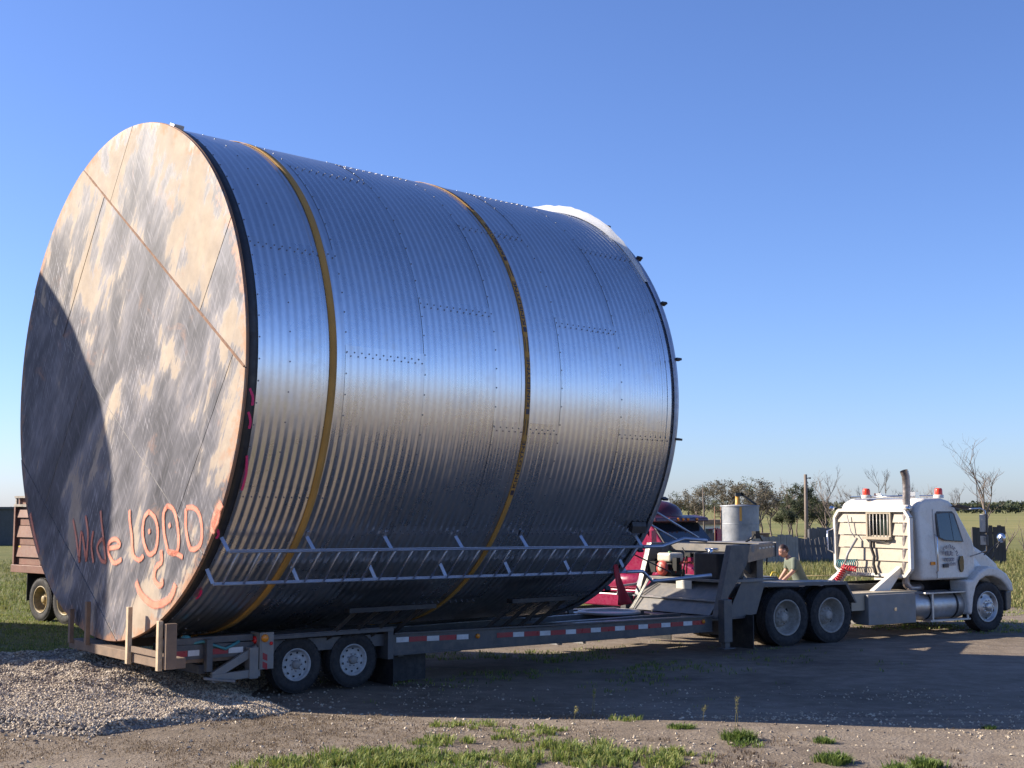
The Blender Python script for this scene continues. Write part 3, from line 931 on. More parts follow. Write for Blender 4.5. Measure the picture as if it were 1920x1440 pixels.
def eave_glare():  # upright eave flange added as a white strip to carry the sun glare
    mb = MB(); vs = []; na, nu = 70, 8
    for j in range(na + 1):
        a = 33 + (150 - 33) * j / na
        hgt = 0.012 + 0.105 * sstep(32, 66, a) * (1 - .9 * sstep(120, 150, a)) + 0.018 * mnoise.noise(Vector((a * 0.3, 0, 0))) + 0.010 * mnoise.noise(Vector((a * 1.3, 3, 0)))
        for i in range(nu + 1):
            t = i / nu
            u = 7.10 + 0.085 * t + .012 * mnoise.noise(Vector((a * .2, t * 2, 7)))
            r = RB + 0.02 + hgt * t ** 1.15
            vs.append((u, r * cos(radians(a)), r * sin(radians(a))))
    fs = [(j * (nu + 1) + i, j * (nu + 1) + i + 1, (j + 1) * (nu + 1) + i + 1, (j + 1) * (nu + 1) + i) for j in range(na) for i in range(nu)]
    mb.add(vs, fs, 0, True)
    o = mb.build('eave_flange_glare', 'glare_white', None, recalc=False)
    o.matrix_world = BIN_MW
    tag(o, 'roof eave flange over the top of the bin, sun glare put into its white colour', 'plastic sheet')
eave_glare()
# ================================================================== wheels
def make_wheel(parent, R, W, style, loc, name='wheel'):
    """tyre with tread as the wheel, rim and hub below it; outer face towards +right, local axis = right"""
    mb = MB(); s = 1
    rr = R * 0.60 if style != 'small' else R * 0.56
    prof = [(rr, -W * 0.40), (R * 0.80, -W * 0.50), (R * 0.94, -W * 0.48), (R * 0.985, -W * 0.40)]
    for k in range(5):
        y = -W * 0.36 + W * 0.72 * k / 4
        prof += [(R, y - W * 0.055), (R, y + W * 0.055)]
        if k < 4: prof += [(R * 0.975, y + W * 0.065), (R * 0.975, y + W * 0.115)]
    prof += [(R * 0.985, W * 0.40), (R * 0.94, W * 0.48), (R * 0.86, W * 0.505), (R * 0.80, W * 0.50), (R * 0.70, W * 0.475), (rr, W * 0.40)]
    mb.lathe(prof, (0, 0, 0), (0, 1, 0), 44)
    # shoulder lugs
    for k in range(44):
        a = 2 * pi * k / 44
        for y in (W * 0.40, -W * 0.40):
            c = Vector((cos(a) * R * 0.985, y, sin(a) * R * 0.985)); t = Vector((-sin(a), 0, cos(a)))
            n = Vector((cos(a), 0, sin(a))); w = 2 * pi * R / 44 * 0.30
            yy = Vector((0, W * 0.055, 0))
            mb.hexa([c - t * w - yy, c + t * w - yy, c + t * w + yy, c - t * w + yy, c - t * w - yy + n * 0.012 * R / .5, c + t * w - yy + n * 0.012 * R / .5, c + t * w + yy + n * 0.008, c - t * w + yy + n * 0.008])
    wh = mb.build(name, 'tyre', parent)
    wh.location = (loc[0], -loc[1], loc[2])
    if style == 'small':          # ten-hole white trailer wheel
        m = MB().lathe([(rr * 1.04, W * 0.40), (rr * 1.04, W * 0.44), (rr * 0.97, W * 0.44), (rr * 0.90, W * 0.30), (rr * 0.86, W * 0.26), (rr * 0.55, W * 0.36), (rr * 0.40, W * 0.34), (0, W * 0.34)], (0, 0, 0), (0, 1, 0), 40)
        for k in range(10):
            a = 2 * pi * k / 10 + .15; c = Vector((cos(a) * rr * 0.72, W * 0.315, sin(a) * rr * 0.72))
            m.lathe([(rr * 0.085, 0), (0, 0.001)], c, (0.0, 1, 0), 10, mi=1)
        m.build('rim', ['rim_white', 'dark'], wh)
        h = MB().lathe([(rr * 0.30, W * 0.34), (rr * 0.28, W * 0.46), (rr * 0.16, W * 0.50), (0, W * 0.50)], (0, 0, 0), (0, 1, 0), 20)
        for k in range(8):
            a = 2 * pi * k / 8; h.lathe([(rr * 0.045, W * 0.34), (rr * 0.045, W * 0.40), (0, W * 0.40)], (cos(a) * rr * 0.40, 0, sin(a) * rr * 0.40), (0, 1, 0), 6, mi=1)
        h.build('hub', ['beige_grey', 'bolt'], wh)
    elif style in ('dual', 'dualyellow'):      # deep dished outer dual
        c1 = 'rim_cream' if style == 'dual' else 'rim_yellow'
        m = MB().lathe([(rr * 1.05, W * 0.40), (rr * 1.05, W * 0.45), (rr * 0.98, W * 0.46), (rr * 0.95, W * 0.30), (rr * 0.86, W * 0.10), (rr * 0.82, -W * 0.25), (rr * 0.60, -W * 0.38), (rr * 0.56, -W * 0.38)], (0, 0, 0), (0, 1, 0), 40)
        for k in range(2):
            a = 2 * pi * k / 2 + .6; c = Vector((cos(a) * rr * 0.72, -W * 0.30, sin(a) * rr * 0.72))
            m.lathe([(rr * 0.11, 0), (0, 0.001)], c, (0.0, 1, 0), 10, mi=1)
        m.build('rim', [c1, 'dark'], wh)
        h = MB().lathe([(rr * 0.60, -W * 0.36), (rr * 0.52, -W * 0.1), (rr * 0.46, W * 0.02), (rr * 0.30, W * 0.05), (rr * 0.27, W * 0.20), (rr * 0.2, W * 0.24), (0, W * 0.24)], (0, 0, 0), (0, 1, 0), 28)
        for k in range(10):
            a = 2 * pi * k / 10; h.lathe([(rr * 0.05, W * 0.03), (rr * 0.05, W * 0.10), (0, W * 0.10)], (cos(a) * rr * 0.38, 0, sin(a) * rr * 0.38), (0, 1, 0), 6, mi=0)
        h.build('hub', c1, wh)
    else:                          # steer wheel, convex
        m = MB().lathe([(rr * 1.05, W * 0.42), (rr * 1.05, W * 0.46), (rr * 0.96, W * 0.46), (rr * 0.90, W * 0.25), (rr * 0.84, W * 0.22), (rr * 0.62, W * 0.42), (rr * 0.50, W * 0.46), (0, W * 0.46)], (0, 0, 0), (0, 1, 0), 40)
        for k in range(5):
            a = 2 * pi * k / 5 + .9; c = Vector((cos(a) * rr * 0.75, W * 0.325, sin(a) * rr * 0.75))
            m.lathe([(rr * 0.10, 0), (0, 0.001)], c, (0, 1, 0), 10, mi=1)
        m.build('rim', ['alu', 'dark'], wh)
        h = MB().lathe([(rr * 0.28, W * 0.46), (rr * 0.26, W * 0.62), (rr * 0.2, W * 0.66), (0, W * 0.66)], (0, 0, 0), (0, 1, 0), 20)
        for k in range(10):
            a = 2 * pi * k / 10; h.lathe([(rr * 0.05, W * 0.46), (rr * 0.05, W * 0.58), (0, W * 0.58)], (cos(a) * rr * 0.43, 0, sin(a) * rr * 0.43), (0, 1, 0), 6, mi=1)
        h.build('hub', ['alu', 'chrome'], wh)
    return wh

def wheel_copy(src, parent, loc, turn=0.0, mirror=False):
    c = src.copy(); COL.objects.link(c); c.parent = parent
    c.location = (loc[0], -loc[1], loc[2])
    c.rotation_euler = (0, turn, pi if mirror else 0)
    for ch in list(src.children):
        d = ch.copy(); COL.objects.link(d); d.parent = c
    return c

# ================================================================== lowboy bin trailer
def build_trailer():
    T = root('lowboy_trailer', 'dark grey low bin-hauling trailer under the galvanised bin', 'trailer', TR_O, TR_H)
    # main side rails: deep channel with flanges
    for s in (1, -1):
        mb = MB()
        y = 1.16 * s
        mb.prism([(0.15, 0.62), (3.35, 0.60), (3.45, 0.46), (6.4, 0.43), (6.55, 0.415), (9.95, 0.40), (9.95, 0.65), (6.5, 0.675), (3.45, 0.755), (0.15, 0.80)], y - 0.03 * s, y + 0.03 * s)
        mb.hexa([(3.45, y - .10 * s, 0.745), (9.95, y - .10 * s, 0.64), (9.95, y + .075 * s, 0.64), (3.45, y + .075 * s, 0.745), (3.45, y - .10 * s, 0.765), (9.95, y - .10 * s, 0.66), (9.95, y + .075 * s, 0.66), (3.45, y + .075 * s, 0.765)])
        mb.hexa([(3.45, y - .10 * s, 0.455), (9.95, y - .10 * s, 0.395), (9.95, y + .06 * s, 0.395), (3.45, y + .06 * s, 0.455), (3.45, y - .10 * s, 0.470), (9.95, y - .10 * s, 0.41), (9.95, y + .06 * s, 0.41), (3.45, y + .06 * s, 0.470)])
        mb.build('side_rail', 'trailer_grey', T)
        # reflective tape: red and white lengths along the rail
        x = 3.50; k = 0
        while x < 9.75:
            L = 0.30 if k % 2 else 0.21
            zt = 0.755 - (0.08 if x < 6.5 else 0.08) * (x - 3.45) / 3.05 if x < 6.5 else 0.675 - 0.025 * (x - 6.5) / 3.45
            if not (4.75 < x < 5.1):
                yy = y + 0.0325 * s
                MB().hexa([(x, yy, zt - .125), (x + L, yy, zt - .13), (x + L, yy + .003 * s, zt - .13), (x, yy + .003 * s, zt - .125), (x, yy, zt - .055), (x + L, yy, zt - .06), (x + L, yy + .003 * s, zt - .06), (x, yy + .003 * s, zt - .055)]).build('reflector_strip', 'tape_red' if k % 2 else 'tape_white', T)
            x += L + 0.006; k += 1
        for x, z in ((4.92, 0.63), (9.72, 0.575)):
            MB().lathe([(0.035, 0), (0.035, 0.02), (0.02, 0.03), (0, 0.032)], (x, y + .032 * s, z), (0, s, 0), 12).build('marker_light', 'amber', T)
        # fender box over the tandem
        f = MB()
        f.box(1.36, 3.38, min(0.92 * s, 1.31 * s), max(0.92 * s, 1.31 * s), 0.845, 0.862)
        f.box(1.36, 3.38, min(1.295 * s, 1.312 * s), max(1.295 * s, 1.312 * s), 0.80, 0.845)
        f.box(3.30, 3.39, min(0.92 * s, 1.29 * s), max(0.92 * s, 1.29 * s), 0.42, 0.842)
        f.box(1.36, 3.36, min(0.885 * s, 0.915 * s), max(0.885 * s, 0.915 * s), 0.40, 0.842)
        f.build('fender', 'trailer_grey', T, bevel=0.004)
        tl = MB().box(1.335, 1.352, min(1.06 * s, 1.31 * s), max(1.06 * s, 1.31 * s), 0.44, 0.90).box(1.354, 1.53, min(1.292 * s, 1.314 * s), max(1.292 * s, 1.314 * s), 0.44, 0.90).build('tail_panel', 'beige_grey', T)
        MB().lathe([(0.05, 0), (0.05, 0.018), (0.03, 0.028), (0, 0.03)], (1.40, 1.315 * s, 0.83), (0, s, 0), 14).build('tail_lamp', 'amber', tl)
        MB().lathe([(0.022, 0), (0.022, 0.018), (0, 0.022)], (1.49, 1.315 * s, 0.76), (0, s, 0), 10).build('tail_lamp', 'redlens', tl)
        MB().lathe([(0.05, 0), (0.05, 0.018), (0.03, 0.028), (0, 0.03)], (1.333, 1.18 * s, 0.80), (-1, 0, 0), 14).build('tail_lamp', 'redlens', tl)
        for z in (0.60, 0.49):
            MB().hexa([(1.375, 1.3145 * s, z - .03), (1.44, 1.3145 * s, z - .06), (1.44, 1.318 * s, z - .06), (1.375, 1.318 * s, z - .03), (1.375, 1.3145 * s, z + .05), (1.44, 1.3145 * s, z + .02), (1.44, 1.318 * s, z + .02), (1.375, 1.318 * s, z + .05)]).build('reflector_strip', 'tape_red', tl)
        # mud flap ahead of the tandem
        MB().box(3.41, 3.422, min(0.55 * s, 1.26 * s), max(0.55 * s, 1.26 * s), 0.03, 0.47).build('mud_flap', 'rubber', T)
    # flap panel seen side-on between wheels and rail
    MB().box(3.46, 4.12, 1.00, 1.02, 0.07, 0.45).build('side_flap', 'rubber', T)
    # wheels
    w0 = make_wheel(T, 0.365, 0.24, 'small', (1.93, 1.10, 0.445))
    wheel_copy(w0, T, (2.80, 1.10, 0.445), 0.5)
    wheel_copy(w0, T, (1.93, -1.10, 0.445), 0.9, True)
    wheel_copy(w0, T, (2.80, -1.10, 0.445), 0.2, True)
    for x in (1.93, 2.80):
        MB().tube([(x, -1.05, 0.445), (x, 1.05, 0.445)], 0.055, 10).build('axle', 'trailer_grey', T)
        for s in (1, -1):
            MB().beam((x - .3, .75 * s, .62), (x + .3, .75 * s, .62), 0.07, 0.05).beam((x - .02, .75 * s, .5), (x + .02, .75 * s, .62), 0.08, .06).build('leaf_spring', 'trailer_grey', T)
    # tail: cross beam, floor bits, stakes
    MB().box(-0.16, 0.10, -1.30, 1.80, 0.60, 0.72).box(-0.10, 1.30, 1.05, 1.15, 0.57, 0.70).box(-0.1, 1.3, -1.15, -1.05, .57, .7).build('tail_beam', 'wood_dark', T, bevel=0.006)
    for (y, z0, z1, ma) in ((-1.14, 0.70, 1.13, 'wood_dark'), (-0.56, 0.72, 1.26, 'wood_dark'), (0.80, 0.60, 1.27, 'wood_new'), (1.70, 0.60, 1.16, 'wood_new')):
        MB().box(-0.222, -0.165, y - 0.034, y + 0.034, z0 - 0.02, z1).build('stake', ma, T, bevel=0.004)
    MB().box(-0.164, -0.03, 1.76, 1.82, 0.60, 1.13).build('side_board', 'wood_dark', T)
    MB().box(-0.19, -0.165, 0.84, 1.66, 0.73, 0.80).build('rear_board', 'wood_dark', T)
    # reflectors and swing-out bumper arm on the near tail corner
    for (x0, x1, m_) in ((0.16, 0.40, 'tape_red'), (0.41, 0.56, 'tape_white'), (0.72, 0.95, 'tape_red'), (0.96, 1.16, 'tape_white')):
        MB().box(x0, x1, 1.192, 1.195, 0.66, 0.73).build('reflector_strip', m_, T)
    MB().box(0.62, 0.70, 1.195, 1.28, 0.46, 0.86).box(.05, 1.3, 1.05, 1.188, .80, .88).build('tail_post', 'trailer_grey', T, bevel=.004)
    ar = MB().beam((0.72, 1.24, 0.40), (1.33, 1.24, 0.70), 0.06, 0.10).beam((0.70, 1.25, 0.37), (1.36, 1.25, 0.40), 0.07, 0.10).box(1.20, 1.325, 1.17, 1.30, 0.33, 0.72).beam((0.62, 1.20, 0.38), (0.98, 1.34, 0.33), 0.12, 0.03)
    ar.build('bumper_arm', 'beige_grey', T, bevel=0.004)
    MB().lathe([(0.05, 0), (0.05, .10), (0, .10)], (0.42, 1.05, 0.86), (0, 1, 0), 12).tube([(0.3, 1.12, 0.78), (0.6, 1.2, .83), (0.9, 1.22, .72), (1.1, 1.2, .80)], 0.02, 6).build('winch', 'hose_teal', T)
    # cross members, low deck between the rails
    for x in (0.6, 1.4, 3.6, 4.6, 5.6, 6.6, 7.6, 8.6, 9.4):
        MB().box(x, x + 0.09, -1.10, 1.10, 0.42, 0.53).build('cross_member', 'trailer_grey', T)
    for y in (-0.45, 0.45):
        MB().box(0.7, 9.9, y - 0.06, y + 0.06, 0.535, 0.66).build('inner_rail', 'trailer_grey', T)
    # saddle arms with padded channels that carry the bin
    for u0, u1 in ((2.45, 3.85), (5.2, 6.45)):
        for s in (1, -1):
            yo = 0.0 if s == 1 else -0.28
            mb = MB()
            b0 = (1.28 + yo * 0) * s
            ya = (1.54 if s == 1 else 1.70) * s; za = 1.14
            n = 4
            for k in range(n):
                u = u0 + (u1 - u0) * (k + .5) / n
                mb.beam((u - .25, 1.12 * s, 0.70), (u, ya, za - .03), 0.05, 0.05)
            mb.build('saddle_arm', 'black_paint', T)
            # pad channel
            mb = MB()
            mb.beam((u0, ya + .05 * s, za), (u1, ya + .05 * s, za), 0.13, 0.06)
            mb.build('saddle_pad', 'black_paint', T)
    # turntable ring plate on the front deck
    MB().lathe([(0.0, 0.0), (0.55, 0.0), (0.55, 0.035), (0.42, 0.035), (0.42, 0.02), (0, 0.02)], (9.0, -0.35, 0.655), (0, 0, 1), 40).box(8.5, 9.9, -.95, -.5, .645, .66).build('deck_ring', 'light_grey', T)
    # gooseneck: raked side posts, sloped bulkhead, upper frame
    for s in (1, -1):
        y = 1.22 if s == 1 else -0.90
        mb = MB()
        mb.prism([(9.97, 0.60), (10.24, 0.60), (10.26, 0.95), (10.76, 1.50), (10.86, 1.84), (10.36, 1.84)], y - 0.06, y + 0.06)
        if s == -1:
            mb = MB().prism([(10.12, 0.60), (10.30, 0.60), (10.34, 0.95), (10.80, 1.55), (10.86, 1.84), (10.56, 1.84)], y - 0.06, y + 0.06)
        mb.build('gooseneck_post', 'trailer_grey', T, bevel=0.004)
        lg = MB().box(10.00, 10.20, y - 0.07 + 0.13 * s, y + 0.07 + 0.13 * s, 0.22, 0.93).box(10.04, 10.16, y - 0.045 + .13 * s, y + 0.045 + .13 * s, 0.12, 0.22)
        lg.box(9.96, 10.24, y - 0.10 + .13 * s, y + 0.10 + .13 * s, 0.105, 0.125)
        MB().box(10.92, 10.94, min(.72 * s, 1.26 * s), max(.72 * s, 1.26 * s), 0.04, 0.62).build('mud_flap', 'rubber', T)
        lg.build('landing_leg', 'trailer_grey', T, bevel=0.006)
        # side wing plate behind the post, and tapered neck beam
        if s == 1: MB().prism([(10.40, 0.55), (11.20, 0.62), (11.45, 1.15), (11.0, 1.22), (10.9, 1.3)], y - 0.13 * s - 0.008, y - 0.13 * s + 0.008).build('wing_plate', 'fender_grey', T)
        mb = MB()
        y1 = 0.34 * s
        mb.hexa([(10.80, y - .045, 1.53), (12.62, y1 - .045, 1.58), (12.62, y1 + .045, 1.58), (10.80, y + .045, 1.53), (10.84, y - .045, 1.83), (12.62, y1 - .045, 1.83), (12.62, y1 + .045, 1.83), (10.84, y + .045, 1.83)])
        mb.build('neck_beam', 'fender_grey', T, bevel=0.004)
        for k in range(5):
            t = 0.25 + 0.15 * k
            xx = 10.95 + 1.67 * t; yy = y + (y1 - y) * t + 0.0475 * s
            MB().box(xx, xx + .05, yy - .004, yy + .004, 1.75, 1.775).build('reflector_strip', 'number_plate', T)
    MB().box(12.60, 12.68, -0.42, 0.42, 1.57, 1.84).build('neck_nose', 'plate_grey', T, bevel=0.006)
    MB().hexa([(11.6, -.85, 1.832), (12.58, -.36, 1.832), (12.58, .36, 1.832), (11.6, .85, 1.832), (11.6, -.85, 1.845), (12.58, -.36, 1.845), (12.58, .36, 1.845), (11.6, .85, 1.845)]).build('neck_deck', 'plate_grey', T)
    MB().box(11.0, 11.1, -.84, 1.16, 1.70, 1.826).build('neck_cross_beam', 'plate_grey', T)
    # king-pin post and gusset
    MB().prism([(11.75, 1.56), (12.45, 1.56), (12.40, 1.24), (12.30, 1.24)], -0.03, 0.03).box(12.32, 12.50, -0.18, 0.18, 1.14, 1.58).box(12.05, 12.75, -0.35, 0.35, 1.125, 1.145).build('king_pin_post', 'trailer_grey', T)
    # bulkhead: engine shelf, two sloped plates with a rib between
    MB().hexa([(10.42, -.83, 1.185), (11.35, -.83, 1.185), (11.35, 1.15, 1.185), (10.42, 1.15, 1.185), (10.42, -.83, 1.235), (11.35, -.83, 1.235), (11.35, 1.15, 1.235), (10.42, 1.15, 1.235)]).build('engine_shelf', 'plate_grey', T, bevel=0.004)
    MB().hexa([(10.18, -.83, 0.90), (10.20, -.83, 0.90), (10.20, 1.12, 0.90), (10.18, 1.12, 0.90), (10.62, -.83, 1.18), (10.64, -.83, 1.18), (10.64, 1.12, 1.18), (10.62, 1.12, 1.18)]).build('bulkhead_plate', 'plate_grey', T)
    MB().hexa([(9.96, -.83, 0.66), (9.98, -.83, 0.66), (9.98, 1.12, 0.66), (9.96, 1.12, 0.66), (10.16, -.83, 0.87), (10.18, -.83, 0.87), (10.18, 1.12, 0.87), (10.16, 1.12, 0.87)]).build('bulkhead_plate', 'plate_grey', T)
    MB().box(10.12, 10.18, -.98, 1.15, 0.875, 0.897).build('bulkhead_rib', 'light_grey', T)
    for s in (-1,):
        MB().tube([(9.96, -.76, .67), (10.30, -.76, 1.08), (10.38, -.76, 1.2)], .016, 6).tube([(9.93, -.70, .67), (10.26, -.70, 1.07), (10.36, -.7, 1.2)], .015, 6).build('hydraulic_hose', 'number_plate', T)
        MB().tube([(9.85, -1.02, 0.90), (9.88, -1.02, 1.0), (10.0, -1.02, 1.06), (10.35, -1.02, 1.08), (10.45, -1.02, 1.2)], .022, 8).build('grab_rail', 'light_grey', T)
    # lower front skirt and shadow box under the neck
    MB().box(10.30, 10.34, -1.05, 1.05, 0.30, 0.62).box(9.95, 10.9, -1.1, 1.1, 0.56, 0.60).build('front_skirt', 'trailer_grey', T)
    MB().box(8.2, 8.26, -1.05, -.75, 0.12, 0.44).box(8.8, 8.86, -1.1, -0.8, 0.1, 0.44).build('skid_plate', 'light_grey', T)
    # hydraulic oil tank: rounded upright box
    poly = []
    for cx, cy, a0 in ((0.20, 0.20, 0), (-0.20, 0.20, 90), (-0.20, -0.20, 180), (0.20, -0.20, 270)):
        for k in range(6):
            a = radians(a0 + 90 * k / 5); poly.append((10.85 + cx + 0.13 * cos(a), 0.55 + cy * 1.2 + 0.13 * sin(a)))
    MB().prism(poly, 1.238, 1.68, axis='z').build('oil_tank', 'black_paint', T, bevel=0.01)
    MB().lathe([(0.05, 0), (0.05, 0.05), (0.03, 0.07), (0, 0.07)], (10.75, 0.45, 1.682), (0, 0, 1), 14).tube([(10.9, 0.3, 1.70), (10.9, 0.2, 1.74), (10.9, 0.5, 1.74)], .025, 8).build('filler_cap', 'chrome', T)
    # small petrol engine driving the pump
    en = MB().box(10.50, 10.86, -0.80, -0.46, 1.24, 1.36).box(10.55, 10.82, -0.78, -0.5, 1.36, 1.50).build('engine', 'black_paint', T, bevel=0.02)
    en.location = (0, -0.19, 0)
    MB().box(10.50, 10.86, -0.84, -0.50, 1.50, 1.66).build('engine_fuel_tank', 'engine_white', en, bevel=0.035)
    MB().lathe([(0.03, 0), (0.03, .025), (0, .03)], (10.66, -.66, 1.66), (0, 0, 1), 12).build('tank_cap', 'hose_green', en)
    MB().lathe([(0.0, 0.08), (0.06, 0.08), (0.07, 0.065), (0.10, 0.06), (0.135, 0.03), (0.14, 0.0)], (10.47, -0.66, 1.385), (-1, 0, 0), 24).build('recoil_starter', 'engine_red', en)
    MB().lathe([(0.0, 0.084), (0.045, 0.084), (0.055, 0.075)], (10.47, -0.66, 1.385), (-1, 0, 0), 20).build('starter_badge', 'engine_white', en)
    MB().box(10.52, 10.62, -0.46, -0.36, 1.34, 1.58).build('air_cleaner', 'dark', en)
    MB().lathe([(0.07, 0), (0.07, 0.16), (0, .16)], (10.6, -0.94, 1.48), (1, 0, 0), 14).box(10.46, 10.62, -1.02, -.84, 1.3, 1.50).build('muffler', 'dark', en)
    MB().tube([(10.6, -0.3, 1.26), (10.6, -0.25, 1.45), (10.62, -0.1, 1.5), (10.65, 0.1, 1.5), (10.7, 0.18, 1.4)], 0.022, 8).build('suction_pipe', 'engine_red', T)
    MB().tube([(10.6, -0.12, 1.24), (10.58, -0.02, 1.5), (10.55, 0.05, 1.62), (10.6, 0.2, 1.68), (10.7, 0.35, 1.7)], 0.014, 6).tube([(10.6, 0.0, 1.3), (10.6, 0.02, 1.62), (10.6, -.1, 1.76)], .012, 6).box(10.55, 10.68, 0.0, 0.14, 1.6, 1.68).build('valve_bank', 'dark', T)
    # number plate on the shelf edge
    MB().box(10.405, 10.412, -0.08, 0.30, 0.99, 1.19).build('number_plate', 'number_plate', T, bevel=0.02)
    # wiring loom on the nose
    MB().tube([(12.0, 0.2, 1.85), (12.3, 0.1, 1.9), (12.5, 0.0, 2.0), (12.6, 0.0, 1.98), (12.72, 0.02, 1.8), (12.78, 0.05, 1.55), (12.7, .1, 1.4)], .015, 6).box(12.46, 12.58, -.05, .05, 1.9, 2.04).build('air_line', 'dark', T)
    return T
TRAILER = build_trailer()

def build_flag():
    # red warning flag hung at the ladder's far end
    mb = MB(); vs = []; nx, nz = 8, 10
    for j in range(nz + 1):
        t = j / nz
        for i in range(nx + 1):
            s = i / nx
            w = 0.10 + 0.26 * t
            vs.append((6.86 + (s - 0.5) * w * 0.9 + 0.03 * t, 2.46 + 0.09 * sin(s * 5 + t * 2) * t + 0.12 * t, -2.46 - 0.62 * t + 0.10 * abs(s - 0.6) * t))
    fs = [(j * (nx + 1) + i, j * (nx + 1) + i + 1, (j + 1) * (nx + 1) + i + 1, (j + 1) * (nx + 1) + i) for j in range(nz) for i in range(nx)]
    mb.add(vs, fs, 0, True)
    o = mb.build('warning_flag', 'flag_red', None, recalc=False)
    o.matrix_world = BIN_MW
    sm = o.modifiers.new('solid', 'SOLIDIFY'); sm.thickness = 0.006
    tag(o, 'dark red warning flag hanging from the far end of the bin ladder', 'flag')
build_flag()
# ================================================================== white highway tractor
def prism_taper(mb, prof, w_of, mi=0, n=1):
    """side profile (s,z) with half width w_of(s,z): closed body"""
    k = len(prof)
    vs = [(s, -w_of(s, z), z) for s, z in prof] + [(s, w_of(s, z), z) for s, z in prof]
    fs = [tuple(range(k))[::-1], tuple(range(k, 2 * k))] + [(i, (i + 1) % k, k + (i + 1) % k, k + i) for i in range(k)]
    mb.add(vs, fs, mi)
    return mb

def coil(p0, p1, r, turns, wire, sag=0.0, n=14):
    p0 = Vector(p0); p1 = Vector(p1); d = (p1 - p0).normalized(); a = d.orthogonal().normalized(); b = d.cross(a)
    out = []
    for i in range(turns * n + 1):
        t = i / (turns * n); an = 2 * pi * i / n
        c = p0.lerp(p1, t) + Vector((0, 0, -sag * 4 * t * (1 - t)))
        out.append(c + (a * cos(an) + b * sin(an)) * r)
    return out

